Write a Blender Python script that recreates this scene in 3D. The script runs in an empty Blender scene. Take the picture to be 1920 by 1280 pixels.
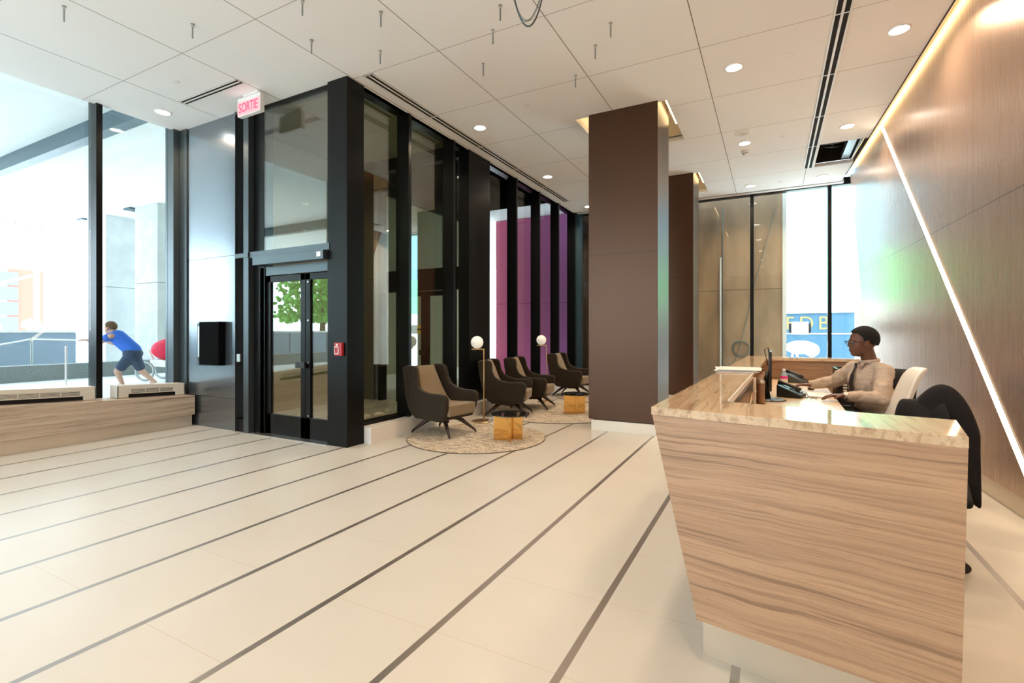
import bpy, bmesh, math, random
from math import sin, cos, pi, radians
from mathutils import Vector, Matrix, Euler
random.seed(4)
sc = bpy.context.scene
COL = sc.collection
# ------------------------------------------------------------------ camera, sky, sun, exposure
cam = bpy.data.cameras.new('camera'); cam.lens = 17.25; cam.sensor_width = 36
cam.shift_y = -18/1920; cam.clip_start = .05; cam.clip_end = 400
camo = bpy.data.objects.new('camera', cam); COL.objects.link(camo)
camo.location = (0, 0, 1.4); camo.rotation_euler = (pi/2, 0, radians(27.894))
sc.camera = camo
w = bpy.data.worlds.new('sky'); sc.world = w; w.use_nodes = True
bg = w.node_tree.nodes['Background']
bg.inputs['Color'].default_value = (.74, .87, 1, 1); bg.inputs['Strength'].default_value = 6.9
sun = bpy.data.lights.new('sun', 'SUN'); sun.energy = 4.5; sun.angle = radians(2); sun.color = (1, .96, .9)
suno = bpy.data.objects.new('sun', sun); COL.objects.link(suno)
suno.rotation_euler = Vector((.2, .75, -1.1)).to_track_quat('-Z', 'Y').to_euler()
vs = sc.view_settings
vs.view_transform = 'Standard'; vs.look = 'None'; vs.gamma = 1; vs.use_curve_mapping = False
vs.exposure = 0.30
LAMP_W = 24      # each ceiling downlight
CEIL = 4.49

# ------------------------------------------------------------------ materials
def newmat(name):
    m = bpy.data.materials.new(name); m.use_nodes = True
    nt = m.node_tree; b = nt.nodes['Principled BSDF']
    return m, nt, b
def pbr(name, col, rough=.5, metal=0, spec=None, bump=None, bscale=60, var=0, vscale=8, sheen=0, coat=0, stretch=(1, 1, 1), alpha=None):
    m, nt, b = newmat(name)
    b.inputs['Base Color'].default_value = (*col, 1); b.inputs['Roughness'].default_value = rough
    b.inputs['Metallic'].default_value = metal
    if spec is not None: b.inputs['Specular IOR Level'].default_value = spec
    if sheen: b.inputs['Sheen Weight'].default_value = sheen; b.inputs['Sheen Roughness'].default_value = .4
    if coat: b.inputs['Coat Weight'].default_value = coat; b.inputs['Coat Roughness'].default_value = .08
    if bump or var:
        tc = nt.nodes.new('ShaderNodeTexCoord'); mp = nt.nodes.new('ShaderNodeMapping')
        mp.inputs['Scale'].default_value = stretch
        nt.links.new(tc.outputs['Object'], mp.inputs['Vector'])
    if bump:
        n = nt.nodes.new('ShaderNodeTexNoise'); n.inputs['Scale'].default_value = bscale; n.inputs['Detail'].default_value = 4
        bp = nt.nodes.new('ShaderNodeBump'); bp.inputs['Strength'].default_value = bump; bp.inputs['Distance'].default_value = .01
        nt.links.new(mp.outputs['Vector'], n.inputs['Vector']); nt.links.new(n.outputs['Fac'], bp.inputs['Height'])
        nt.links.new(bp.outputs['Normal'], b.inputs['Normal'])
    if var:
        n = nt.nodes.new('ShaderNodeTexNoise'); n.inputs['Scale'].default_value = vscale; n.inputs['Detail'].default_value = 6
        r = nt.nodes.new('ShaderNodeValToRGB')
        r.color_ramp.elements[0].position = .3; r.color_ramp.elements[1].position = .7
        r.color_ramp.elements[0].color = (*[c*(1-var) for c in col], 1)
        r.color_ramp.elements[1].color = (*[min(1, c*(1+var)) for c in col], 1)
        nt.links.new(mp.outputs['Vector'], n.inputs['Vector']); nt.links.new(n.outputs['Fac'], r.inputs['Fac'])
        nt.links.new(r.outputs['Color'], b.inputs['Base Color'])
    return m
def emit(name, col, s):
    m = bpy.data.materials.new(name); m.use_nodes = True; nt = m.node_tree
    nt.nodes.remove(nt.nodes['Principled BSDF'])
    e = nt.nodes.new('ShaderNodeEmission'); e.inputs['Color'].default_value = (*col, 1); e.inputs['Strength'].default_value = s
    nt.links.new(e.outputs[0], nt.nodes['Material Output'].inputs['Surface'])
    return m
def glass(name, tint=(.93, .97, .96), ior=1.5):
    m = bpy.data.materials.new(name); m.use_nodes = True; nt = m.node_tree
    nt.nodes.remove(nt.nodes['Principled BSDF'])
    t = nt.nodes.new('ShaderNodeBsdfTransparent'); t.inputs['Color'].default_value = (*tint, 1)
    g = nt.nodes.new('ShaderNodeBsdfGlossy'); g.inputs['Roughness'].default_value = 0
    lw_ = nt.nodes.new('ShaderNodeLayerWeight'); lw_.inputs['Blend'].default_value = .5
    f0 = ((ior-1)/(ior+1))**2
    f_ = math_node(nt, 'ADD', f0, math_node(nt, 'MULTIPLY', math_node(nt, 'POWER', lw_.outputs['Facing'], 5), 1-f0))
    x = nt.nodes.new('ShaderNodeMixShader')
    nt.links.new(f_, x.inputs[0]); nt.links.new(t.outputs[0], x.inputs[1]); nt.links.new(g.outputs[0], x.inputs[2])
    nt.links.new(x.outputs[0], nt.nodes['Material Output'].inputs['Surface'])
    return m
def math_node(nt, op, a, b=None, clamp=False):
    n = nt.nodes.new('ShaderNodeMath'); n.operation = op; n.use_clamp = clamp
    for i, v in enumerate((a, b)):
        if v is None: continue
        if isinstance(v, (int, float)): n.inputs[i].default_value = v
        else: nt.links.new(v, n.inputs[i])
    return n.outputs[0]
def line_mask(nt, coord, offset, pitch, width):
    """1 inside a line of the given width repeated every pitch"""
    a = math_node(nt, 'SUBTRACT', coord, offset - width/2)
    m = math_node(nt, 'FLOORED_MODULO', a, pitch)
    return math_node(nt, 'LESS_THAN', m, width)
def mix_col(nt, fac, a, b):
    n = nt.nodes.new('ShaderNodeMix'); n.data_type = 'RGBA'
    for i, v in ((0, fac), (6, a), (7, b)):
        if isinstance(v, (int, float)): n.inputs[i].default_value = v
        elif isinstance(v, tuple): n.inputs[i].default_value = (*v, 1)
        else: nt.links.new(v, n.inputs[i])
    return n.outputs[2]
def noise(nt, vec, scale, detail=4, stretch=None):
    n = nt.nodes.new('ShaderNodeTexNoise'); n.inputs['Scale'].default_value = scale; n.inputs['Detail'].default_value = detail
    if stretch:
        mp = nt.nodes.new('ShaderNodeMapping'); mp.inputs['Scale'].default_value = stretch; nt.links.new(vec, mp.inputs['Vector']); vec = mp.outputs[0]
    nt.links.new(vec, n.inputs['Vector']); return n.outputs['Fac']
def floor_mat():
    m, nt, b = newmat('pale stone tiles with metal inlay strips')
    tc = nt.nodes.new('ShaderNodeTexCoord'); sp = nt.nodes.new('ShaderNodeSeparateXYZ')
    nt.links.new(tc.outputs['Object'], sp.inputs[0]); X, Y = sp.outputs[0], sp.outputs[1]
    strip = line_mask(nt, X, -.132, .636, .036)
    right = math_node(nt, 'GREATER_THAN', X, -1.404)
    j1 = line_mask(nt, Y, 1.86, .612, .003); j2 = line_mask(nt, Y, 1.86, 1.224, .003)
    j3 = line_mask(nt, Y, 1.26, 1.224, .003)
    row = math_node(nt, 'FLOORED_MODULO', math_node(nt, 'FLOOR', math_node(nt, 'DIVIDE', math_node(nt, 'SUBTRACT', X, -.132), .636)), 2)
    alt = math_node(nt, 'ADD', math_node(nt, 'MULTIPLY', j2, row), math_node(nt, 'MULTIPLY', j3, math_node(nt, 'SUBTRACT', 1, row)))
    joint = math_node(nt, 'ADD', math_node(nt, 'MULTIPLY', j1, right), math_node(nt, 'MULTIPLY', alt, math_node(nt, 'SUBTRACT', 1, right)))
    n1 = noise(nt, tc.outputs['Object'], 1.6, 6); n2 = noise(nt, tc.outputs['Object'], 90, 3)
    base = mix_col(nt, n1, (.585, .54, .475), (.655, .615, .55))
    base = mix_col(nt, math_node(nt, 'MULTIPLY', n2, .16), base, (.62, .55, .45))
    base = mix_col(nt, joint, base, (.52, .43, .34))
    base = mix_col(nt, strip, base, (.36, .32, .29))
    nt.links.new(base, b.inputs['Base Color'])
    r = math_node(nt, 'ADD', .30, math_node(nt, 'MULTIPLY', n2, .14))
    nt.links.new(r, b.inputs['Roughness'])
    nt.links.new(math_node(nt, 'MULTIPLY', strip, .85), b.inputs['Metallic'])
    b.inputs['Specular IOR Level'].default_value = .45
    return m
def ceil_mat():
    m, nt, b = newmat('white painted ceiling panels')
    tc = nt.nodes.new('ShaderNodeTexCoord'); sp = nt.nodes.new('ShaderNodeSeparateXYZ')
    nt.links.new(tc.outputs['Object'], sp.inputs[0])
    j = math_node(nt, 'ADD', line_mask(nt, sp.outputs[0], -.695, 1.272, .008), line_mask(nt, sp.outputs[1], 3.10, 1.29, .005), True)
    nt.links.new(mix_col(nt, j, (.94, .925, .905), (.13, .09, .06)), b.inputs['Base Color'])
    b.inputs['Roughness'].default_value = .75
    return m
def travertine(name, axis, light=(.66, .52, .38), dark=(.34, .22, .14), tilt=0.0, rough=.3):
    """axis = stretch of the bands"""
    m, nt, b = newmat(name)
    tc = nt.nodes.new('ShaderNodeTexCoord'); mp = nt.nodes.new('ShaderNodeMapping')
    mp.inputs['Rotation'].default_value = (0, tilt, 0); mp.inputs['Scale'].default_value = axis
    wn = nt.nodes.new('ShaderNodeTexNoise'); wn.inputs['Scale'].default_value = 2.2; wn.inputs['Detail'].default_value = 3; nt.links.new(tc.outputs['Object'], wn.inputs['Vector'])
    wc_n = nt.nodes.new('ShaderNodeVectorMath'); wc_n.operation = 'MULTIPLY_ADD'; wc_n.inputs[1].default_value = (.05, .05, .05)
    nt.links.new(wn.outputs['Color'], wc_n.inputs[0]); nt.links.new(tc.outputs['Object'], wc_n.inputs[2])
    nt.links.new(wc_n.outputs[0], mp.inputs['Vector']); v = mp.outputs[0]
    big = noise(nt, v, 1.2, 3); fine = noise(nt, v, 5, 8); hair = noise(nt, v, 24, 5)
    def ramp(f, lo, hi, c0, c1):
        r = nt.nodes.new('ShaderNodeValToRGB'); r.color_ramp.elements[0].position = lo; r.color_ramp.elements[1].position = hi
        r.color_ramp.elements[0].color = (*c0, 1); r.color_ramp.elements[1].color = (*c1, 1)
        nt.links.new(f, r.inputs[0]); return r.outputs[0]
    k0, k1 = (0, 0, 0), (1, 1, 1)
    mid = tuple((a*2+c)/3 for a, c in zip(light, dark))
    base = mix_col(nt, ramp(big, .38, .62, k0, k1), mid, light)
    base = mix_col(nt, ramp(fine, .42, .54, (.42,)*3, k0), base, dark)
    base = mix_col(nt, ramp(hair, .55, .75, k0, (.45,)*3), base, tuple(min(1, c*1.25) for c in light))
    base = mix_col(nt, ramp(fine, .345, .37, (.7,)*3, k0), base, tuple(c*.6 for c in dark))
    thin = noise(nt, v, 11, 9); pits = noise(nt, tc.outputs['Object'], 70, 3, (.5, .5, 1.6))
    base = mix_col(nt, ramp(thin, .40, .47, (.55,)*3, k0), base, tuple(c*.85 for c in dark))
    base = mix_col(nt, ramp(pits, .30, .42, (.30,)*3, k0), base, dark)
    nt.links.new(base, b.inputs['Base Color']); b.inputs['Roughness'].default_value = rough
    return m
def brushed(name, col, metal, rough, seam=None, axis='Y', pitch=1.2, off=0.0):
    """satin metal panel with a fine vertical grain and shadow-gap joints"""
    m, nt, b = newmat(name)
    tc = nt.nodes.new('ShaderNodeTexCoord'); sp = nt.nodes.new('ShaderNodeSeparateXYZ'); nt.links.new(tc.outputs['Object'], sp.inputs[0])
    n = noise(nt, tc.outputs['Object'], 6, 5, (9, 9, .04)); n2 = noise(nt, tc.outputs['Object'], 40, 3, (9, 9, .012))
    f = math_node(nt, 'ADD', math_node(nt, 'MULTIPLY', n, .6), math_node(nt, 'MULTIPLY', n2, .4))
    base = mix_col(nt, f, tuple(c*.95 for c in col), tuple(c*1.05 for c in col))
    if seam:
        j = line_mask(nt, sp.outputs[2], seam, 50, .006)
        if pitch: j = math_node(nt, 'ADD', j, line_mask(nt, sp.outputs[1 if axis == 'Y' else 0], off, pitch, .004), True)
        base = mix_col(nt, j, base, (.03, .02, .015))
    nt.links.new(base, b.inputs['Base Color'])
    b.inputs['Metallic'].default_value = metal
    nt.links.new(math_node(nt, 'ADD', rough-.05, math_node(nt, 'MULTIPLY', n2, .1)), b.inputs['Roughness'])
    return m
M = {}
M['floor'] = floor_mat(); M['ceil'] = ceil_mat()
M['trav'] = travertine('beige travertine with drifting veins', (.2, .3, 11), light=(.52, .325, .20), dark=(.35, .205, .125), tilt=.015)
M['travtop'] = travertine('polished beige travertine top', (4.5, .22, 3), light=(.70, .52, .35), dark=(.50, .33, .20), rough=.06)
M['travbench'] = travertine('grey beige travertine', (2, .12, 5), light=(.62, .49, .37), dark=(.36, .26, .185))
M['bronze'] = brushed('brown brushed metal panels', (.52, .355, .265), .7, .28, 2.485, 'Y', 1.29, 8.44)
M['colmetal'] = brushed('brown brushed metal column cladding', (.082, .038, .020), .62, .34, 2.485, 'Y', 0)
M['base'] = pbr('champagne satin metal skirting', (.72, .62, .5), .35, .6)
M['black'] = pbr('black anodised frame', (.005, .0055, .006), .32, 0, spec=.2)
M['blackpanel'] = brushed('blackened steel panel', (.26, .29, .32), .9, .22, 2.485, 'X', 0)
M['darksteel'] = pbr('dark grey steel', (.10, .12, .13), .35, .7)
M['steel'] = pbr('brushed stainless steel', (.62, .62, .6), .3, .95)
M['zinc'] = pbr('zinc plated steel', (.33, .36, .36), .35, .9)
M['glass'] = glass('clear glass'); M['glassgreen'] = glass('green tinted glass', (.92, .94, .86), 2.6)
M['white'] = pbr('white plastic', (.85, .82, .78), .4)
M['offwhite'] = pbr('off white painted metal', (.74, .68, .58), .45)
M['blackplastic'] = pbr('black plastic', (.012, .012, .013), .35)
M['gold'] = pbr('polished gold metal', (.80, .47, .15), .07, 1)
M['brass'] = pbr('satin brass', (.62, .42, .22), .3, .9)
M['blackglass'] = pbr('smoked black glass', (.012, .014, .013), .04, 0, spec=.8)
M['velvet'] = pbr('dark taupe velvet', (.036, .027, .018), .8, 0, spec=.12, bump=.15, bscale=50, sheen=.22)
M['cushion'] = pbr('light taupe velvet', (.27, .20, .12), .75, 0, spec=.2, bump=.12, bscale=50, sheen=.4)
M['darkwood'] = pbr('dark stained walnut', (.035, .016, .010), .35, 0, var=.3, stretch=(1, 1, 6))
M['globe'] = pbr('opal glass globe', (.92, .88, .80), .15)
M['globe'].node_tree.nodes['Principled BSDF'].inputs['Emission Color'].default_value = (1, .93, .82, 1)
M['globe'].node_tree.nodes['Principled BSDF'].inputs['Emission Strength'].default_value = .25
M['lampface'] = emit('lit downlight lens', (1, .95, .86), 14)
M['led'] = emit('warm white light strip', (1, .72, .36), 9)
M['ledline'] = emit('warm white light line', (1, .80, .55), 7)
M['void'] = pbr('dark unlit void', (.012, .009, .008), .9)
M['dark'] = pbr('dark brown slot', (.05, .025, .018), .7)
M['vesti'] = pbr('pale green vestibule wall', (.46, .45, .31), .6)
M['vceil'] = pbr('olive plaster ceiling', (.30, .30, .21), .8)
M['concrete'] = pbr('grey concrete', (.52, .53, .53), .85, var=.10, vscale=2.5, bump=.2, bscale=25)
M['concretelight'] = pbr('pale rough concrete soffit', (.90, .92, .92), .9, var=.04, vscale=1.2, bump=.3, bscale=6, stretch=(.4, 2, 1))
M['granite'] = pbr('speckled grey granite', (.22, .25, .26), .7, var=.5, vscale=60)
M['pave'] = pbr('sunlit white paving', (.92, .92, .91), .8)
M['asphalt'] = pbr('pale sunlit street', (.60, .60, .60), .9)
M['buildwhite'] = pbr('white facade', (.9, .9, .9), .8)
M['buildblue'] = pbr('pale blue glass facade', (.42, .62, .70), .3)
M['windowgrey'] = pbr('grey window', (.13, .17, .25), .3)
M['brick'] = pbr('red brick', (.35, .12, .08), .8)
M['barrier'] = pbr('blue grey barrier', (.26, .34, .42), .7)
M['steelblue'] = pbr('blue grey painted steel', (.05, .10, .13), .4, .3)

# ------------------------------------------------------------------ mesh builder
class MB:
    def __init__(s): s.v = []; s.f = []
    def add(s, vs_, fs_):
        o = len(s.v); s.v += [tuple(p) for p in vs_]; s.f += [tuple(i+o for i in f) for f in fs_]; return s
    def hexa(s, p):   # 4 bottom ccw, 4 top ccw
        return s.add(p, [(3, 2, 1, 0), (4, 5, 6, 7), (0, 1, 5, 4), (1, 2, 6, 5), (2, 3, 7, 6), (3, 0, 4, 7)])
    def box(s, x0, x1, y0, y1, z0, z1):
        return s.hexa([(x0, y0, z0), (x1, y0, z0), (x1, y1, z0), (x0, y1, z0), (x0, y0, z1), (x1, y0, z1), (x1, y1, z1), (x0, y1, z1)])
    def prism(s, poly, z0, z1):   # poly ccw xy
        n = len(poly)
        vs_ = [(x, y, z0) for x, y in poly] + [(x, y, z1) for x, y in poly]
        return s.add(vs_, [tuple(range(n-1, -1, -1)), tuple(range(n, 2*n))] + [(i, (i+1) % n, n+(i+1) % n, n+i) for i in range(n)])
    def extr(s, pts, d):          # any planar polygon (3D pts) extruded by vector d
        n = len(pts); d = Vector(d)
        vs_ = [Vector(p) for p in pts]; vs_ += [p+d for p in vs_]
        return s.add(vs_, [tuple(range(n-1, -1, -1)), tuple(range(n, 2*n))] + [(i, (i+1) % n, n+(i+1) % n, n+i) for i in range(n)])
    def tube(s, path, r, n=8, closed=False, sq=1.0):
        P = [Vector(p) for p in path]; R = r if isinstance(r, (list, tuple)) else [r]*len(P)
        rings = []; up = None
        for i, p in enumerate(P):
            if closed: t = (P[(i+1) % len(P)] - P[i-1])
            else: t = (P[min(i+1, len(P)-1)] - P[max(i-1, 0)])
            t = t.normalized() if t.length > 1e-9 else Vector((0, 0, 1))
            if up is None:
                up = Vector((0, 0, 1)) if abs(t.z) < .9 else Vector((1, 0, 0))
            a = (up - t*up.dot(t)); a = a.normalized() if a.length > 1e-6 else t.orthogonal().normalized()
            b = t.cross(a); up = a
            rings.append([p + (a*cos(2*pi*k/n) + b*sin(2*pi*k/n)*sq)*R[i] for k in range(n)])
        vs_ = [q for rr in rings for q in rr]; fs_ = []
        m = len(P)
        for i in range(m if closed else m-1):
            for k in range(n):
                a0 = i*n+k; a1 = i*n+(k+1) % n; b0 = ((i+1) % m)*n+k; b1 = ((i+1) % m)*n+(k+1) % n
                fs_.append((a0, a1, b1, b0))
        if not closed: fs_ += [tuple(range(n-1, -1, -1)), tuple((m-1)*n+k for k in range(n))]
        return s.add(vs_, fs_)
    def cyl(s, x, y, z0, z1, r, n=24, r2=None):
        return s.tube([(x, y, z0), (x, y, z1)], [r, r if r2 is None else r2], n)
    def lathe(s, prof, n=32, c=(0, 0, 0), caps=True):   # prof (r,z) list
        vs_ = []; fs_ = []; m = len(prof)
        for r, z in prof:
            vs_ += [(c[0]+r*cos(2*pi*k/n), c[1]+r*sin(2*pi*k/n), c[2]+z) for k in range(n)]
        for i in range(m-1):
            for k in range(n): fs_.append((i*n+k, i*n+(k+1) % n, (i+1)*n+(k+1) % n, (i+1)*n+k))
        if caps: fs_ += [tuple(range(n-1, -1, -1)), tuple((m-1)*n+k for k in range(n))]
        return s.add(vs_, fs_)
    def ell(s, c, r, n=16, rot=None):
        c = Vector(c); r = (r, r, r) if isinstance(r, (int, float)) else r
        vs_ = []; fs_ = []; m = n//2
        Rm = Euler(rot).to_matrix() if rot else None
        def T(v):
            v = Vector((v[0]*r[0], v[1]*r[1], v[2]*r[2]))
            return c + (Rm @ v if Rm else v)
        vs_.append(T((0, 0, -1)))
        for i in range(1, m):
            a = -pi/2 + pi*i/m
            for k in range(n): vs_.append(T((cos(a)*cos(2*pi*k/n), cos(a)*sin(2*pi*k/n), sin(a))))
        vs_.append(T((0, 0, 1))); L = len(vs_)-1
        for k in range(n): fs_.append((0, 1+(k+1) % n, 1+k))
        for i in range(m-2):
            for k in range(n): fs_.append((1+i*n+k, 1+i*n+(k+1) % n, 1+(i+1)*n+(k+1) % n, 1+(i+1)*n+k))
        for k in range(n): fs_.append((L, 1+(m-2)*n+k, 1+(m-2)*n+(k+1) % n))
        return s.add(vs_, fs_)
    def cap(s, a, b, ra, rb, n=14):   # tapered capsule
        a = Vector(a); b = Vector(b); s.tube([a, b], [ra, rb], n); s.ell(a, ra, n); s.ell(b, rb, n); return s
    def build(s, name, mat, parent=None, smooth=False, bevel=0, seg=2, remesh=0, msmooth=0, label=None, auto=None, subd=0):
        me = bpy.data.meshes.new(name)
        off = Vector((0, 0, 0))
        if parent is not None:
            p = parent
            while p is not None: off += p.location; p = p.parent
        me.from_pydata([tuple(Vector(v)-off) for v in s.v], [], s.f)
        bm = bmesh.new(); bm.from_mesh(me); bmesh.ops.recalc_face_normals(bm, faces=bm.faces); bm.to_mesh(me); bm.free()
        me.materials.append(mat if not isinstance(mat, str) else M[mat])
        o = bpy.data.objects.new(name, me); COL.objects.link(o)
        if parent is not None: o.parent = parent
        if bevel:
            b = o.modifiers.new('bevel', 'BEVEL'); b.width = bevel; b.segments = seg; b.limit_method = 'ANGLE'
        if remesh:
            r = o.modifiers.new('remesh', 'REMESH'); r.mode = 'VOXEL'; r.voxel_size = remesh; r.use_smooth_shade = True
        if msmooth:
            q = o.modifiers.new('smooth', 'SMOOTH'); q.iterations = msmooth; q.factor = .5
        if subd:
            q = o.modifiers.new('subd', 'SUBSURF'); q.levels = subd; q.render_levels = subd
        if smooth or remesh or subd: me.polygons.foreach_set('use_smooth', [True]*len(me.polygons))
        if label: o['label'] = label
        return o
def tag(o, label, cat, group=None, kind=None):
    o['label'] = label; o['category'] = cat
    if group: o['group'] = group
    if kind: o['kind'] = kind
    return o
def struct(o): o['kind'] = 'structure'; return o
def empty(name, loc=(0, 0, 0), rz=0):
    o = bpy.data.objects.new(name, None); COL.objects.link(o); o.location = loc; o.rotation_euler = (0, 0, rz); o.empty_display_size = .1
    return o
def copy_tree(o, parent=None):
    c = o.copy(); COL.objects.link(c); c.parent = parent
    for ch in [q for q in o.children]: copy_tree(ch, c)
    return c
def B(*a): return MB().box(*a)
def text_obj(txt, name, mat, parent, loc, rot, size, depth=.004, sx=1.0, shear=0):
    cu = bpy.data.curves.new(name, 'FONT'); cu.body = txt; cu.size = size; cu.extrude = depth; cu.align_x = 'CENTER'; cu.align_y = 'CENTER'
    t = bpy.data.objects.new('tmp', cu); COL.objects.link(t)
    dg = bpy.context.evaluated_depsgraph_get(); me = bpy.data.meshes.new_from_object(t.evaluated_get(dg))
    bpy.data.objects.remove(t); me.materials.clear(); me.materials.append(M[mat])
    o = bpy.data.objects.new(name, me); COL.objects.link(o); o.parent = parent
    off = Vector((0, 0, 0)); p = parent
    while p is not None: off += p.location; p = p.parent
    o.location = Vector(loc)-off; o.rotation_euler = rot; o.scale = (sx, 1, 1)
    return o

# ------------------------------------------------------------------ room shell
def xr(y): return 1.85 - .0415*y           # face of the right wall
def xc(y): return 1.735 - .0393*y          # edge of the ceiling beside it
fl = struct(MB().prism([(-8.3, -5.2), (2.3, -5.2), (2.3, 12.45), (-8.3, 12.45)], -.12, 0).build('floor', 'floor'))
# ceiling as one slab with the column recesses and the open hatch left out
holes = [(-2.53, -1.24, 6.755, 8.24), (-2.53, -1.24, 10.11, 11.53), (.705, 1.30, 9.55, 10.79), (-8.3, -4.62, 4.42, 12.6)]
xs = sorted({-8.12, -4.62, -2.53, -1.24, .705, 1.2}); ys = sorted({-5.2, 4.42, 6.755, 8.24, 9.55, 10.11, 10.79, 11.53, 12.02})
mb = MB()
for j in range(len(ys)-1):
    for i in range(len(xs)):
        y0, y1 = ys[j], ys[j+1]; x0 = xs[i]
        last = i == len(xs)-1
        xa, xb = (xs[i+1],)*2 if not last else (xc(y0), xc(y1))
        cx = (x0+(xa if not last else 1.28))/2; cy = (y0+y1)/2
        if any(h[0] < cx < h[1] and h[2] < cy < h[3] for h in holes): continue
        if last and 9.55 < cy < 10.79: xa_, x0 = xa, 1.27
        mb.hexa([(x0, y0, CEIL), (xa, y0, CEIL), (xb, y1, CEIL), (x0, y1, CEIL), (x0, y0, CEIL+.06), (xa, y0, CEIL+.06), (xb, y1, CEIL+.06), (x0, y1, CEIL+.06)])
ceil = struct(mb.build('ceiling', 'ceil'))
# structural slab over everything, sealing the void above the ceiling
struct(B(-8.3, 2.4, -5.3, 12.6, 5.0, 5.3).build('trim_1', 'concretelight'))
# right wall, raked at its far end
mb = MB(); T = .12
def wall_pt(y, z, dx=0): return (xr(y)+dx, y, z)
far_t, far_b = 11.72, 9.72
pts = [wall_pt(-5.2, .165), wall_pt(9.79, .165), wall_pt(11.74, 4.66), wall_pt(-5.2, 4.66)]
mb.add(pts + [(p[0]+T, p[1], p[2]) for p in pts], [(0, 1, 2, 3), (7, 6, 5, 4), (0, 4, 5, 1), (1, 5, 6, 2), (2, 6, 7, 3), (3, 7, 4, 0)])
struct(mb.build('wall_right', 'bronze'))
mb = MB(); e = .03
mb.hexa([wall_pt(-5.2, 0, e), wall_pt(-5.2, 0, e+.08), wall_pt(9.75, 0, e+.08), wall_pt(9.72, 0, e), wall_pt(-5.2, .16, e), wall_pt(-5.2, .16, e+.08), wall_pt(9.8, .16, e+.08), wall_pt(9.78, .16, e)])
struct(mb.build('baseboard_right', 'base'))
# solid wall behind the raked panelling
mb = MB(); mb.prism([(xr(-5.2)+.2, -5.3), (xr(-5.2)+.4, -5.3), (xr(12.45)+.4, 12.45), (xr(12.45)+.2, 12.45)], 0, 5.0)
struct(mb.build('wall_side', 'concretelight'))
# cove: dark edge on the ceiling and the strip tucked behind it
mb = MB(); mb.hexa([(xc(-5)-.0, -5, CEIL-.012), (xc(-5)+.012, -5, CEIL-.012), (xc(11.6)+.012, 11.6, CEIL-.012), (xc(11.6), 11.6, CEIL-.012),
                    (xc(-5), -5, CEIL+.09), (xc(-5)+.012, -5, CEIL+.09), (xc(11.6)+.012, 11.6, CEIL+.09), (xc(11.6), 11.6, CEIL+.09)])
struct(mb.build('trim_2', 'dark'))
cove = empty('cove_light', (xc(3)+.04, 3, CEIL+.1)); tag(cove, 'long warm light strip glowing in the gap between the ceiling and the brown panelled wall', 'light')
mb = MB(); mb.hexa([(xc(-5)+.02, -5, CEIL+.10), (xc(-5)+.06, -5, CEIL+.10), (xc(11.5)+.06, 11.5, CEIL+.10), (xc(11.5)+.02, 11.5, CEIL+.10),
                    (xc(-5)+.02, -5, CEIL+.12), (xc(-5)+.06, -5, CEIL+.12), (xc(11.5)+.06, 11.5, CEIL+.12), (xc(11.5)+.02, 11.5, CEIL+.12)])
mb.build('light_strip', 'led', cove)
mb = MB(); mb.hexa([(xc(-5)+.013, -5, CEIL+.122), (xc(-5)+.12, -5, CEIL+.122), (xc(11.5)+.10, 11.5, CEIL+.122), (xc(11.5)+.013, 11.5, CEIL+.122),
                    (xc(-5)+.013, -5, CEIL+.14), (xc(-5)+.12, -5, CEIL+.14), (xc(11.5)+.10, 11.5, CEIL+.14), (xc(11.5)+.013, 11.5, CEIL+.14)])
mb.build('channel', 'offwhite', cove)
# diagonal light line on the panelling
dl = empty('diagonal_light', wall_pt(6.9, 2.35)); tag(dl, 'bright diagonal light line running down across the brown panelled wall', 'light')
def strip_on_wall(y0, z0, y1, z1, hw, d0, d1):
    n = Vector((0, -(z1-z0), (y1-y0))).normalized()*hw
    P = []
    for d in (d0, d1):
        for (y, z, s_) in ((y0, z0, -1), (y0, z0, 1), (y1, z1, 1), (y1, z1, -1)):
            yy = y+n.y*s_; P.append((xr(yy)+d, yy, z+n.z*s_))
    return MB().add(P, [(0, 1, 2, 3), (7, 6, 5, 4), (0, 4, 5, 1), (1, 5, 6, 2), (2, 6, 7, 3), (3, 7, 4, 0)])
strip_on_wall(9.15, 4.50, 4.72, .17, .038, -.006, -.001).build('light_line', 'ledline', dl)
strip_on_wall(9.15, 4.50, 4.72, .17, .046, -.0015, -.0005).build('channel', 'black', dl)
# rear wall behind the viewpoint, glazed between piers
w4 = struct(empty('window_4', (0, -5.2, 0)))
B(-8.2, 2.3, -5.3, -5.2, 0, .45).build('sill', 'travbench', w4)
B(-2.45, 2.3, -5.40, -5.19, .45, 5.0).build('panel', 'offwhite', w4)  # unseen stretch made solid to cut and warm the rear daylight
for x in (-8.1, -6.2, -4.3, -2.4): B(x-.05, x+.05, -5.38, -5.18, .45, 4.55).build('mullion', 'black', w4)
B(-8.1, -2.4, -5.30, -5.20, 2.9, 3.0).build('transom', 'black', w4)
B(-8.1, -2.45, -5.29, -5.28, .45, 4.5).build('pane', 'glass', w4)

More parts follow.
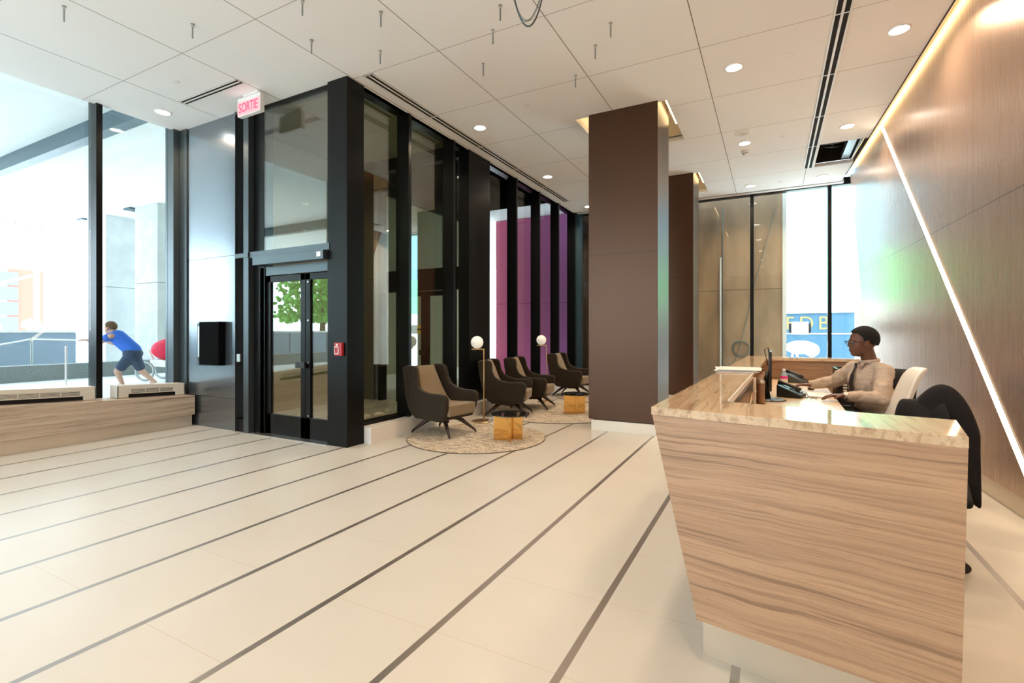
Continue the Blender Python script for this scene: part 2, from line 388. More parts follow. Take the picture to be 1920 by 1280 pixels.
# ------------------------------------------------------------------ left window wall and bench
w1 = struct(empty('window_1', (-8.07, 3.26, 0)))
MB().box(-8.27, -8.05, 3.225, 3.295, .38, 4.55).build('mullion', 'black', w1)
for y in (-4.2, -2.3, -.4, 1.4): B(-8.27, -8.05, y-.035, y+.035, .38, 4.55).build('mullion', 'black', w1)
B(-8.27, -8.03, -5.2, 4.30, .30, .44).build('sill', 'black', w1)
B(-8.27, -8.05, 4.19, 4.30, .38, 4.55).build('jamb', 'darksteel', w1)
for a, b in ((-5.2, -4.24), (-4.16, -2.34), (-2.26, -.44), (-.36, 1.36), (1.44, 3.22), (3.30, 4.19)):
    B(-8.22, -8.205, a, b, .44, 4.55).build('pane', 'glass', w1)
bench = empty('window_bench', (-7.8, 1, 0)); tag(bench, 'long low travertine ledge under the big left window', 'bench')
def ztop(y): return .56 - .0505*(y-2.19)
def slopebox(x0, x1, y0, y1, zb, dz=0, zfix=None):
    zt0 = (ztop(y0)+dz) if zfix is None else zfix; zt1 = (ztop(y1)+dz) if zfix is None else zfix
    return MB().hexa([(x0, y0, zb), (x1, y0, zb), (x1, y1, zb), (x0, y1, zb), (x0, y0, zt0), (x1, y0, zt0), (x1, y1, zt1), (x0, y1, zt1)])
slopebox(-8.02, -7.60, -5.0, 4.255, .172).build('stone_body', 'travbench', bench, bevel=.004)
B(-8.0, -7.67, -5.0, 4.25, 0, .172).build('kick_plate', 'base', bench)
def convector(y0, y1, label):
    yc = (y0+y1)/2
    t = empty('convector_cover', (-7.88, yc, ztop(yc))); tag(t, label, 'radiator', 'beige convector covers on the window ledge')
    # open-fronted cover: top slab, face with slots, feet
    za = lambda y: ztop(y)+.004
    def slab(x0, x1, a, b, lo, hi):
        return [(x0, a, za(a)+lo), (x1, a, za(a)+lo), (x1, b, za(b)+lo), (x0, b, za(b)+lo), (x0, a, za(a)+hi), (x1, a, za(a)+hi), (x1, b, za(b)+hi), (x0, b, za(b)+hi)]
    m_ = MB(); m_.hexa(slab(-8.0, -7.80, y0, y1, .155, .17))
    m_.hexa(slab(-7.815, -7.80, y0, y1, .118, .156))
    nsl = 4
    m_.hexa(slab(-7.815, -7.80, y0, y0+.16, .06, .118)); m_.hexa(slab(-7.815, -7.80, y1-.16, y1, .06, .118))
    m_.hexa(slab(-7.815, -7.80, y0, y0+.13, 0, .06)); m_.hexa(slab(-7.815, -7.80, y1-.13, y1, 0, .06))
    m_.hexa(slab(-8.0, -7.80, y0, y0+.012, 0, .156)); m_.hexa(slab(-8.0, -7.80, y1-.012, y1, 0, .156))
    m_.hexa(slab(-7.815, -7.80, y0+.12, y1-.12, .05, .062))
    m_.build('cover', 'offwhite', t, bevel=.002)
    g = MB()
    for k in range(4): g.hexa(slab(-7.812, -7.803, y0+.16, y1-.16, .068+k*.0135, .075+k*.0135))
    L = y1-y0-.32; n = max(3, int(L/.17))
    for k in range(1, n): yy = y0+.16+L*k/n; g.hexa(slab(-7.813, -7.802, yy-.004, yy+.004, .06, .12))
    g.build('grille', 'offwhite', t)
    MB().hexa(slab(-7.99, -7.83, y0+.015, y1-.015, .002, .12)).build('heater_core', 'void', t)
    return t
convector(3.36, 4.22, 'beige slotted convector cover on the window ledge between the mullion and the black wall')
convector(1.62, 3.12, 'long beige slotted convector cover on the window ledge at the left edge of the photo')

# ------------------------------------------------------------------ entrance wall (black steel) with inner doors
YW = 4.30
we = struct(empty('wall_entrance', (-6.7, YW, 0)))
B(-7.86, -6.68, YW, YW+.10, .0, .448).build('panel', 'blackpanel', we)
B(-7.86, -6.68, YW, YW+.10, .452, 4.49).build('panel', 'blackpanel', we)
B(-8.04, -7.87, YW-.02, YW+.12, 0, 4.52).build('jamb', 'darksteel', we)
B(-7.88, -6.5, YW+.10, YW+.12, 0, 4.6).build('slot', 'void', we)
B(-6.675, -6.66, YW-.03, YW+.1, 0, 4.49).build('jamb', 'blackpanel', we)
B(-6.66, -6.50, YW-.0, YW+.1, 0, .18).build('kick_plate', 'black', we)
B(-6.49, -6.38, YW-.02, YW+.14, 0, 4.55).build('mullion', 'darksteel', we)
B(-6.38, -6.16, YW+.06, YW+.2, 0, 4.6).build('panel', 'black', we)
B(-6.66, -6.38, YW-.03, YW+.0, 2.43, 2.49).build('transom', 'darksteel', we)
B(-6.38, -4.82, YW-.01, YW+.12, 2.42, 2.50).build('transom', 'darksteel', we)
B(-8.05, -4.55, YW+.04, YW+.16, 4.44, 4.62).build('head', 'black', we)
B(-4.82, -4.53, YW, 4.58, 0, 4.56).build('corner_post', 'black', we, bevel=.003)
B(-4.86, -4.815, YW+.0, YW+.12, 0, 4.5).build('mullion', 'black', we)
B(-6.15, -4.86, YW+.06, YW+.075, 2.50, 4.48).build('pane', 'glassgreen', we)
# soffit return over the wall
struct(B(-8.0, -7.15, YW-.0, YW+.3, 4.40, 4.50).build('trim_3', 'ceil')) if False else None
# doors
d1 = struct(empty('door_1', (-5.5, YW+.1, 0)))
DY = YW+.09
B(-6.24, -6.145, DY-.03, DY+.07, 0, 2.28).build('jamb', 'black', d1)
B(-6.16, -4.84, DY-.02, DY+.07, 2.17, 2.29).build('head', 'darksteel', d1)
op = B(-6.22, -4.86, YW-.07, YW+.07, 2.30, 2.41).build('door_operator', 'darksteel', d1, bevel=.003)
B(-4.97, -4.90, YW-.0755, YW-.0705, 2.33, 2.39).build('sticker', 'white', op)
def leaf(x0, x1, hinge_left):
    l = empty('door_leaf', (0, 0, 0)); l.parent = d1; l.location = Vector(((x0+x1)/2, DY, 0)) - d1.location
    m_ = MB(); st = .085
    m_.box(x0, x0+st*(.9 if hinge_left else 1), DY, DY+.05, .01, 2.16); m_.box(x1-st, x1, DY, DY+.05, .01, 2.16)
    m_.box(x0, x1, DY, DY+.05, .01, .28); m_.box(x0, x1, DY, DY+.05, 2.08, 2.16)
    m_.build('leaf_frame', 'black', l, bevel=.002)
    B(x0+st, x1-st, DY+.02, DY+.03, .28, 2.08).build('pane', 'glassgreen', l)
    m_ = MB(); xx = x1-st-.01 if hinge_left else x0+st-.03
    for z in (.31, 1.0, 1.55, 2.05): m_.tube([(xx, DY-.012, z), (xx, DY+.0, z)], .012, 12)
    m_.build('fitting', 'steel', l)
    return l
la = leaf(-6.14, -5.375, True); lb = leaf(-5.365, -4.83, False)
m_ = MB(); m_.box(-5.50, -5.33, DY-.055, DY-.03, .93, 1.01); m_.box(-5.45, -5.42, DY-.03, DY, .94, 1.0)
m_.build('push_handle', 'blackplastic', la, bevel=.004)
th = struct(B(-6.3, -4.83, YW-.04, YW+.2, -.001, .012).build('trim_4', 'steel'))
# niche with intercom
ni = empty('wall_cabinet', (-7.1, YW-.01, 1.2)); tag(ni, 'black wall box fixed to the dark steel panel right of the left window', 'cabinet')
M['pitch'] = pbr('matt black lacquer', (.003, .003, .003), .9, spec=.05)
B(-7.40, -6.93, YW-.10, YW-.002, .92, 1.54).build('housing', 'pitch', ni, bevel=.002)
B(-7.405, -6.925, YW-.101, YW-.002, 1.541, 1.548).build('top_flange', 'darksteel', ni)
B(-7.60, -7.41, YW-.015, YW-.001, .90, 1.53).build('side_plate', 'darksteel', ni)
B(-7.56, -7.47, YW-.03, YW-.0155, 1.03, 1.48).build('cover_strip', 'steel', ni, bevel=.004)
B(-7.56, -7.47, YW-.028, YW-.0155, .96, 1.025).build('keypad', 'blackplastic', ni)
B(-7.45, -7.425, YW-.022, YW-.0155, 1.20, 1.23).build('button', 'white', ni)
ds = B(-6.62, -6.55, YW-.035, YW-.003, .98, 1.09).build('door_sensor', 'steel', bevel=.004); tag(ds, 'small silver box on the black strip left of the double door', 'sensor')
fa = empty('fire_alarm', (-4.63, YW-.03, 1.18)); tag(fa, 'small red fire alarm pull box on the black corner post', 'fire alarm')
M['red'] = pbr('red plastic', (.42, .02, .03), .35)
B(-4.70, -4.575, YW-.045, YW-.002, 1.11, 1.27).build('housing', 'red', fa, bevel=.006)
m_ = MB(); m_.box(-4.69, -4.615, YW-.052, YW-.0455, 1.13, 1.14); m_.box(-4.69, -4.615, YW-.052, YW-.0455, 1.215, 1.225)
m_.box(-4.69, -4.683, YW-.052, YW-.0455, 1.13, 1.225); m_.box(-4.622, -4.615, YW-.052, YW-.0455, 1.13, 1.225)
m_.build('pull_bar', 'white', fa)
B(-4.66, -4.635, YW-.05, YW-.0455, 1.235, 1.255).build('plate', 'white', fa)

# ------------------------------------------------------------------ glazed side wall with deep fins
w2 = struct(empty('window_2', (-4.6, 8, 0)))
fins = [4.37+1.1*k for k in range(1, 8)]
for y in fins: B(-4.74, -4.53, y-.03, y+.03, .05, 4.56).build('mullion', 'black', w2)
B(-4.74, -4.53, 7.0, 7.64, .05, 4.9).build('panel', 'black', w2)
yy = [4.58]+[f for f in fins]+[12.3]
for a, b in zip(yy[:-1], yy[1:]):
    if b < 7.7 and a > 6.5: b = 7.0
    B(-4.725, -4.715, a+.03, b-.03, .2, 4.56).build('pane', 'glassgreen' if a < 7 else 'glass', w2)
B(-4.76, -4.55, 4.58, 12.4, 4.49, 4.62).build('head', 'black', w2)
B(-4.76, -4.60, 4.58, 12.4, .0, .24).build('sill', 'black', w2)
struct(B(-4.62, -4.42, 4.585, 12.2, 0, .20).build('baseboard_left', 'white'))
# vestibule behind the glass
struct(B(-8.3, -4.75, 4.42, 7.8, 4.90, 4.96).build('trim_5', 'vceil'))
wv = struct(empty('wall_vestibule', (-6.5, 7.67, 0)))
B(-8.25, -7.95, 4.45, 7.8, 0, 4.9).build('panel', 'vesti', wv)
B(-7.95, -7.62, 7.66, 7.8, 0, 4.9).build('panel', 'vesti', wv)
B(-7.62, -7.25, 7.60, 7.8, 0, 4.9).build('panel', 'blackpanel', wv)
d2 = struct(empty('door_2', (-6, 7.67, 0)))
DB = 7.67
for x in (-7.1, -6.62, -5.35, -4.95): B(x-.05, x+.05, DB-.05, DB+.1, 0, 4.9).build('jamb', 'black', d2)
B(-7.1, -4.75, DB-.05, DB+.1, 4.66, 4.9).build('head', 'black', d2)
B(-7.1, -4.75, DB-.06, DB+.1, 2.2, 2.62).build('head', 'black', d2)
for x0, x1 in ((-6.57, -5.99), (-5.98, -5.40)):
    l = empty('door_leaf'); l.parent = d2; l.location = Vector(((x0+x1)/2, DB, 0)) - d2.location
    m_ = MB(); m_.box(x0, x0+.09, DB, DB+.05, 0, 2.19); m_.box(x1-.09, x1, DB, DB+.05, 0, 2.19); m_.box(x0, x1, DB, DB+.05, 0, .28); m_.box(x0, x1, DB, DB+.05, 2.1, 2.19)
    m_.build('leaf_frame', 'black', l); B(x0+.09, x1-.09, DB+.02, DB+.03, .28, 2.1).build('pane', 'glass', l)
B(-6.08, -5.9, DB-.06, DB-.01, .95, 1.05).build('push_handle', 'blackplastic', d2)
B(-7.25, -4.8, DB+.03, DB+.04, 2.62, 4.66).build('pane', 'glass', d2)
M['yellow'] = pbr('yellow sticker', (.75, .6, .03), .5)
st = MB().tube([(-6.12, DB+.012, 1.45), (-6.12, DB+.018, 1.45)], .09, 24).build('door_sticker', 'yellow', d2, label='round yellow warning sticker')
B(-6.19, -6.05, DB+.005, DB+.0115, 1.435, 1.465).build('band', 'blackplastic', st)
# vestibule downlight
def downlight(x, y, z, label, wv_=1.0, real=True, r=.085):
    t = empty('downlight', (x, y, z)); tag(t, label, 'ceiling light', 'round recessed ceiling downlights')
    MB().lathe([(r, -.001), (r+.016, -.001), (r+.016, -.008), (r, -.010)], 32, (x, y, z), False).build('trim_ring', 'white', t, smooth=True)
    MB().cyl(x, y, z-.006, z-.002, r, 32).build('lens', 'lampface', t)
    if real:
        la_ = bpy.data.lights.new('downlight_lamp', 'AREA'); la_.shape = 'DISK'; la_.size = 2*r; la_.energy = LAMP_W*wv_; la_.color = (1, .76, .52); la_.spread = radians(140)
        lo = bpy.data.objects.new('lamp_light', la_); COL.objects.link(lo); lo.parent = t; lo.location = (0, 0, -.012)
    return t
downlight(-6.3, 6.2, 4.9, 'round lit downlight in the ceiling of the glazed vestibule, seen through the green glass', .8)
for x, y, lab in ((-7.563, 3.804, 'round lit downlight in the ceiling beside the left window'),
                  (-3.9, 6.334, 'round lit downlight in front of the wide column, nearest along the glass fin wall'),
                  (-3.942, 8.967, 'round lit downlight above the second floor lamp along the glass fin wall'),
                  (-3.998, 11.571, 'small lit downlight in the far ceiling beside the left edge of the wide column'),
                  (-.391, 6.278, 'round lit downlight to the right of the wide column, nearest in its row'),
                  (-.393, 8.878, 'round lit downlight between the smoke detector and the speaker disc'),
                  (-.399, 11.528, 'round lit downlight near the far window, right of the second column'),
                  (1.151, 6.282, 'large bright downlight near the diagonal light line, nearest the brown wall'),
                  (1.005, 8.865, 'round lit downlight just in front of the open ceiling hatch'),
                  (.889, 11.486, 'round lit downlight just beyond the open ceiling hatch'),
                  ):
    downlight(x, y, CEIL, lab)
for x, y in ((-.39, 3.68), (1.27, 3.68), (-3.9, 1.1), (-.39, 1.1), (-3.9, -1.5), (-.39, -1.5), (1.3, .6), (-6.5, .6), (-6.5, -2.2), (1.3, -2.0)):  # unseen lamps, added to light the near part of the room
    t = downlight(x, y, CEIL, 'unseen downlight added for its light, above the near floor', .62)

# ------------------------------------------------------------------ back window
w3 = struct(empty('window_3', (-1.5, 12.3, 0)))
B(-4.53, 1.9, 12.24, 12.4, 0, .12).build('sill', 'black', w3)
for x in (-2.3, -.393, 1.08): B(x-.035, x+.035, 12.26, 12.42, .1, 4.56).build('mullion', 'black', w3)
B(-4.6, -4.45, 12.2, 12.42, 0, 4.56).build('jamb', 'steelblue', w3)
B(-4.53, 2.0, 12.26, 12.42, 4.47, 4.62).build('head', 'black', w3)
B(-4.45, -.43, 12.33, 12.34, .12, 4.5).build('pane', 'glass', w3); B(-.355, 1.045, 12.33, 12.34, .12, 4.5).build('pane', 'glass', w3); B(1.115, 1.9, 12.33, 12.34, .12, 4.5).build('pane', 'glass', w3)
struct(B(-4.5, xc(12)+.05, 12.12, 12.26, CEIL, CEIL+.06).build('trim_6', 'white'))
struct(B(-4.5, xc(12)+.05, 12.0, 12.14, CEIL+.08, CEIL+.1).build('trim_7', 'dark'))

# ------------------------------------------------------------------ columns
def column(y0, x0, x1, lab, first):
    y1 = y0+.78; t = empty('column', ((x0+x1)/2, y0+.4, 0)); tag(t, lab, 'column', 'brown metal clad columns')
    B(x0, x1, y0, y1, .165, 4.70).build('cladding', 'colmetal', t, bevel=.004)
    B(x0+.03, x1-.03, y0+.03, y1-.03, 0, .15).build('skirting', 'base', t)
    B(x0+.06, x1-.06, y0+.06, y1-.06, .15, .17).build('shadow_gap', 'dark', t)
    B(x0+.02, x1-.02, y0+.02, y1-.02, 4.70, 5.0).build('core', 'concrete', t)
    # recess in the ceiling around the column with its light strip
    rc = empty('recess', (0, 0, 0)); rc.parent = t
    m_ = MB(); a, b, c, d = -2.53, -1.24, y0, y0+1.485
    m_.box(a-.015, a, c, d, CEIL+.06, 4.84); m_.box(b, b+.015, c, d, CEIL+.06, 4.84); m_.box(a, b, d, d+.015, CEIL+.06, 4.84); m_.box(x1, b, c-.015, c, CEIL+.06, 4.84); m_.box(a, x0, c-.015, c, CEIL+.06, 4.84)
    m_.box(a, x0, c, d, 4.84, 4.85); m_.box(x1, b, c, d, 4.84, 4.85); m_.box(x0, x1, y1, d, 4.84, 4.85)
    m_.build('recess_box', 'offwhite', t)
    B(x1+.045, x1+.085, y0+.02, y1+.35, CEIL+.10, CEIL+.12).build('light_strip', 'led', t)
    B(x0-.085, x0-.045, y0+.02, y1+.35, CEIL+.24, CEIL+.26).build('light_strip', 'led', t)
    bpy.data.objects.remove(rc)
    return t
column(6.70, -2.31, -1.345, 'wide brown metal clad column standing nearest, left of the reception desk', 1)
column(10.06, -2.31, -1.345, 'farther brown metal clad column, half hidden behind the nearer one', 2)

# ------------------------------------------------------------------ ceiling fittings
def slot_diffuser(x0, x1, y0, y1, lab, along='y'):
    t = empty('slot_diffuser', ((x0+x1)/2, (y0+y1)/2, CEIL)); tag(t, lab, 'air vent')
    z = CEIL
    B(x0, x1, y0, y1, z-.004, z-.001).build('backing', 'black' if False else 'void', t)
    m_ = MB()
    def rail(p, q):
        if along == 'y': m_.box(x0+p, x0+q, y0, y1, z-.010, z-.0045)
        else: m_.box(x0, x1, y0+p, y0+q, z-.010, z-.0045)
    W = (x1-x0) if along == 'y' else (y1-y0)
    k = W/10
    rail(0, k*1.2); rail(k*4.2, k*5.8); rail(k*8.8, W)
    L0, L1 = (y0, y1) if along == 'y' else (x0, x1)
    q = L0
    while q < L1-.02:
        if along == 'y': m_.box(x0, x1, q, q+.012, z-.010, z-.0045)
        else: m_.box(q, q+.012, y0, y1, z-.010, z-.0045)
        q += 1.29
    m_.build('rails', 'white', t)
slot_diffuser(-7.02, -5.8, 3.72, 3.83, 'short twin slot air diffuser in the ceiling left of the exit sign', 'x')
slot_diffuser(-4.36, -4.22, 4.40, 10.9, 'long thin twin slot air diffuser in the ceiling along the glass fin wall')
slot_diffuser(.53, .68, -2.05, 10.79, 'long twin slot air diffuser running to the open ceiling hatch')
hat = empty('ceiling_hatch', (1.0, 10.2, CEIL)); tag(hat, 'open black hatch in the ceiling showing pipes in the void', 'hatch')
m_ = MB(); m_.box(.69, .70, 9.54, 10.8, 4.5, 4.98); m_.box(1.27, 1.28, 9.54, 10.8, 4.55, 4.98); m_.box(.70, 1.27, 9.53, 9.54, 4.56, 4.98); m_.box(.70, 1.27, 10.79, 10.8, 4.56, 4.98); m_.box(.69, 1.28, 9.53, 10.8, 4.97, 4.98)
m_.build('void_lining', 'void', hat)
m_ = MB(); m_.tube([(.70, 10.3, 4.74), (1.26, 10.35, 4.74)], .02, 10); m_.tube([(.92, 9.6, 4.80), (.98, 10.75, 4.80)], .018, 10); m_.tube([(.75, 10.6, 4.8), (.9, 10.4, 4.7), (1.1, 10.5, 4.72)], .012, 8)
m_.build('pipe', 'darksteel', hat, smooth=True)
B(1.12, 1.24, 9.6, 10.74, 4.56, 4.68).build('duct', 'zinc', hat)
bolts = [(-5.941, 2.128), (-5.14, 2.854), (-4.309, 3.6), (-3.864, 3.126), (-3.336, 3.595), (-3.804, 4.09), (-2.271, 4.053), (-2.523, 4.347), (-2.937, 4.84), (-1.424, 4.801), (-1.683, 5.099), (-2.089, 5.581)]
blab = ['leftmost threaded anchor rod hanging from the ceiling', 'anchor rod hanging above the short air diffuser', 'anchor rod hanging above the corner of the black entrance, right of the exit sign',
        'anchor rod hanging at the top edge of the photo, left of centre', 'anchor rod hanging above another one, left of the ceiling cable loop', 'anchor rod hanging just before the start of the long slot diffuser by the glass',
        'anchor rod hanging right beside the ceiling cable loop at the top edge', 'anchor rod hanging second in the middle row, below the one beside the cable loop', 'anchor rod hanging third and lowest in the middle row of rods',
        'anchor rod hanging rightmost of all the ceiling rods', 'anchor rod hanging second in the right hand row, above the wide column', 'anchor rod hanging lowest in the right hand row, closest to the wide column']
for (x, y), lb_ in zip(bolts, blab):
    t = empty('anchor_rod', (x, y, CEIL)); tag(t, lb_, 'rod', 'threaded rods hanging from the ceiling')
    m_ = MB(); m_.cyl(x, y, CEIL-.145, CEIL, .0065, 10)
    z = CEIL-.14
    while z < CEIL-.05: m_.cyl(x, y, z, z+.002, .008, 8); z += .008
    m_.build('rod', 'zinc', t); MB().cyl(x, y, CEIL-.035, CEIL-.002, .0115, 6).build('nut', 'steel', t)
    MB().cyl(x, y, CEIL-.003, CEIL-.0005, .018, 16).build('washer', 'zinc', t)
def capdisc(x, y, r, lab, name='cover_cap', mat='white', h=.008):
    o = MB().lathe([(r, 0), (r, -h*.6), (r*.9, -h), (.001, -h)], 28, (x, y, CEIL-.0005)).build(name, mat, smooth=False); tag(o, lab, 'ceiling cap'); return o
capdisc(-6.504, 3.415, .045, 'small round sprinkler cap in the ceiling above the left downlight')
capdisc(-2.943, 5.993, .04, 'small round sprinkler cap in the ceiling left of the wide column')
capdisc(.158, 6.293, .05, 'small white round cap between the two nearest right hand downlights')
capdisc(.157, 8.871, .035, 'tiny round cap in the ceiling beside the long slot diffuser and the hatch')
capdisc(.156, 11.529, .035, 'tiny round cap in the ceiling close to the far window')
sp_ = empty('ceiling_speaker', (-.394, 8.40, CEIL)); tag(sp_, 'flat round white speaker disc in the ceiling beyond a downlight pair', 'speaker')
MB().lathe([(.12, 0), (.12, -.01), (.10, -.018), (.06, -.02), (.001, -.02)], 32, (-.394, 8.40, CEIL-.0005)).build('disc', 'white', sp_, smooth=True)
MB().lathe([(.055, 0), (.05, -.008), (.001, -.01)], 24, (-.394, 8.40, CEIL-.021)).build('cone', 'offwhite', sp_)
sd = empty('smoke_detector', (-.394, 9.30, CEIL)); tag(sd, 'small dome smoke detector under the ceiling right of the columns', 'smoke detector')
MB().lathe([(.07, 0), (.07, -.02), (.055, -.03), (.045, -.055), (.001, -.058)], 28, (-.394, 9.30, CEIL-.0005)).build('dome', 'white', sd, smooth=True)
MB().lathe([(.05, -.03), (.054, -.033), (.05, -.037)], 24, (-.394, 9.30, CEIL-.006)).build('vent_ring', 'blackplastic', sd)
# cable loop
cb = empty('cable_loop', (-1.95, 4.0, CEIL)); tag(cb, 'loop of grey conduit cable drooping from the ceiling at the top edge of the photo', 'cable')
P0, P1 = Vector((-1.97, 3.68, CEIL)), Vector((-1.71, 3.81, CEIL))
for k, (dr, off) in enumerate(((.44, 0), (.49, .012))):
    path = []
    for i in range(33):
        t_ = i/32; q = P0.lerp(P1, t_); bow = sin(pi*t_)**.55
        path.append((q.x+off, q.y+off*.3, CEIL-.005-dr*bow))
    MB().tube(path, .007, 8).build('cable', 'darksteel' if k else 'zinc', cb, smooth=True)
MB().tube([(P0.x, P0.y, CEIL-.2), (P0.x, P0.y, CEIL-.17), (P0.x+.03, P0.y+.01, CEIL-.175), (P0.x+.045, P0.y+.015, CEIL-.2)], [.014, .012, .006, .005], 8).build('cable_tie', 'blackplastic', cb)
MB().cyl(P1.x, P1.y, CEIL-.2, CEIL-.15, .016, 10).build('cable_tie', 'blackplastic', cb)
# exit sign
es = empty('exit_sign', (-5.99, 4.05, CEIL)); tag(es, 'white sign with glowing red word hanging from the ceiling over the entrance', 'sign')
B(-6.10, -5.80, 4.02, 4.08, CEIL-.025, CEIL-.001).build('canopy', 'white', es)
B(-6.225, -5.76, 4.025, 4.085, 4.225, CEIL-.026).build('housing', 'white', es, bevel=.004)
M['signpink'] = emit('lit pink sign face', (1, .52, .56), 1.0); M['signred'] = emit('lit red lettering', (1, .05, .12), 1.6)
B(-6.215, -5.77, 4.018, 4.0245, 4.235, 4.405).build('face', 'signpink', es)
text_obj('SORTIE', 'lettering', 'signred', es, (-5.992, 4.016, 4.318), (pi/2, 0, 0), .17, .001, .70)

# ------------------------------------------------------------------ exterior
struct(B(-60, -8.28, -60, 60, -.2, .35).build('ground', 'pave'))
struct(MB().box(-8.28, 60, 12.46, 60, -.2, -.01).box(-8.28, -4.8, 7.8, 12.46, -.2, -.01).build('ground', 'pave'))
struct(B(-8.28, 60, -60, -5.31, -.2, -.01).build('ground', 'pave'))
sof = empty('soffit', (-14, 5, 5)); struct(sof)
m_ = MB(); m_.box(-21.2, -8.30, -25, 25, 5.0, 5.5); m_.box(-8.3, -4.62, 7.8, 25, 5.0, 5.5); m_.build('slab', 'concretelight', sof)
for y in (4.0, -2.5, ): B(-21, -8.4, y, y+.18, 4.72, 5.0).build('beam', 'steelblue', sof)
def ext_column(x0, x1, y0, y1, lab):
    t = empty('concrete_column', ((x0+x1)/2, (y0+y1)/2, .35)); tag(t, lab, 'column', 'grey concrete columns outside')
    B(x0, x1, y0, y1, .34, 2.78).build('shaft', 'concrete', t, bevel=.01); B(x0, x1, y0, y1, 2.79, 5.0).build('shaft', 'concrete', t, bevel=.01)
    B(x0-.4, x0-.02, y0-.12, y0+.3, 4.95, 4.999).build('plate', 'steelblue', t)  # dark plate standing in for a shaded recess in the soffit
ext_column(-16.3, -15.1, 7.45, 8.9, 'grey concrete column outside the left window, right beside the black wall')
ext_column(-19.2, -18.0, 7.45, 8.8, 'grey concrete column outside, cut by the dark window mullion')
lw = B(-14.2, -13.8, -20, 9, .34, .69).build('low_wall', 'granite', bevel=.01); tag(lw, 'low speckled granite kerb wall outside the left window', 'wall')
hr = empty('handrail', (-12.8, 6, .35)); tag(hr, 'thin steel rail post standing outside in front of the granite kerb', 'railing')
for y in (4.4, 6.5): MB().cyl(-12.2, y, .35, 1.12, .018, 10).build('post', 'steel', hr)
MB().tube([(-12.2, 6.5, 1.1), (-12.2, 9.5, 1.1)], .012, 8).build('rail', 'steel', hr)
bar = empty('street_barrier', (-17.8, 0, .35)); tag(bar, 'pale blue grey panel barrier across the street behind the granite kerb', 'barrier')
for k in range(8):
    y = 6.6-1.9*(k+1); B(-17.9, -17.6, y+.02, y+1.88, .34, 1.38).build('panel', 'barrier', bar, bevel=.02)
B(-17.92, -17.58, -8.6, 6.6, 1.38, 1.44).build('coping', 'white', bar)
rp = empty('rope_barrier', (-16.6, 3.5, .35)); tag(rp, 'white rope slung between posts in front of the pale street barrier', 'rope barrier')
for y in (5.3, 3.0): MB().cyl(-16.6, y, .35, 1.25, .03, 10).build('post', 'zinc', rp)
pth = [(-16.6, 3.0+2.3*i/12, 1.22-.3*sin(pi*i/12)*.6) for i in range(13)]; MB().tube(pth, .02, 6).build('rope', 'white', rp)
pth = [(-16.6, 5.3+3*i/12, 1.22-.15*i/12) for i in range(13)]; MB().tube(pth, .02, 6).build('rope', 'white', rp)
bw = empty('office_building', (-82, 20, .35)); tag(bw, 'white building with grey windows and a red brick strip across the street', 'building')
B(-100, -83, 0, 60, .3, 14).build('wall', 'buildwhite', bw)
B(-83.0, -82.8, 24.3, 27.6, .3, 9.2).build('brick_panel', 'brick', bw)
for k in range(4): B(-82.8, -82.7, 23.3, 25.2, 1.6+1.85*k, 3.25+1.85*k).build('window', 'windowgrey', bw)
bt = empty('glass_tower', (-120, 30, 0)); tag(bt, 'pale blue glass tower under the edge of the soffit', 'building')
B(-140, -118, 30, 39.5, .3, 40).build('body', 'buildblue', bt)
m_ = MB()
for k in range(14): m_.box(-118, -117.9, 30, 39.5, 2.2*k+14, 2.2*k+14.25)
for k in range(6): m_.box(-118, -117.9, 30+1.8*k, 30.15+1.8*k, 10, 40)
m_.build('mullions', 'buildwhite', bt)
tl = empty('traffic_light', (-39.7, 13, .35)); tag(tl, 'pale traffic light hanging from a mast arm across the street', 'traffic light')
MB().cyl(-39.7, 12.9, .3, 5.2, .14, 12).build('pole', 'white', tl); MB().tube([(-39.7, 12.9, 4.9), (-41.5, 9.5, 3.4)], .08, 8).build('arm', 'white', tl)
for k in range(3):
    h = B(-39.45, -39.05, 13.25, 13.75, 3.9+.52*k, 4.35+.52*k).build('signal_housing', 'barrier', tl, bevel=.03)
for yb, lab, zz in ((8.35, 'pale leafy shrub behind the street barrier near the left edge of the photo', 1.2), (10.6, 'pale leafy shrub behind the street barrier below the traffic light', 1.5)):
    m_ = MB(); random.seed(int(yb*10))
    for k in range(50):
        m_.ell((-32+random.uniform(-.6, .6), yb+random.uniform(-.7, .7), .6+random.uniform(0, zz)), random.uniform(.1, .25), 6)
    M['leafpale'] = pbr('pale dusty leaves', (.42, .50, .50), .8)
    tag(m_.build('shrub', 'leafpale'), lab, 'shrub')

# pink wall and neighbours beyond the fin glazing
M['pink'] = None
m, nt, b = newmat('pink to violet panel')
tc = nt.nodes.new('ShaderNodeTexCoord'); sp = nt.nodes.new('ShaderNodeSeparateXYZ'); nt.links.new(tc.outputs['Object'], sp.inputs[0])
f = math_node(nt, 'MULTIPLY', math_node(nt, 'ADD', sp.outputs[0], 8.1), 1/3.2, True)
c_ = mix_col(nt, f, (.80, .12, .25), (.38, .16, .50))  # base colour runs from pink to violet along x
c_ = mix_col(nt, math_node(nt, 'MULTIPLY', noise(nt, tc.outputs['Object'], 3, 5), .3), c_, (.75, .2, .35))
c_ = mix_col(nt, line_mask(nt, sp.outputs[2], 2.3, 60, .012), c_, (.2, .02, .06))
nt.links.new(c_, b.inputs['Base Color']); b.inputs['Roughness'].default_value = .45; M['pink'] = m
pw = B(-7.95, -4.9, 13.9, 14.1, -.05, 4.99).build('pink_violet_wall', 'pink'); tag(pw, 'pink wall fading to violet outside beyond the glass fins', 'wall')
gw = empty('pale_wall', (-8.4, 10, 0)); tag(gw, 'pale green lit wall seen through the vestibule doors', 'wall')
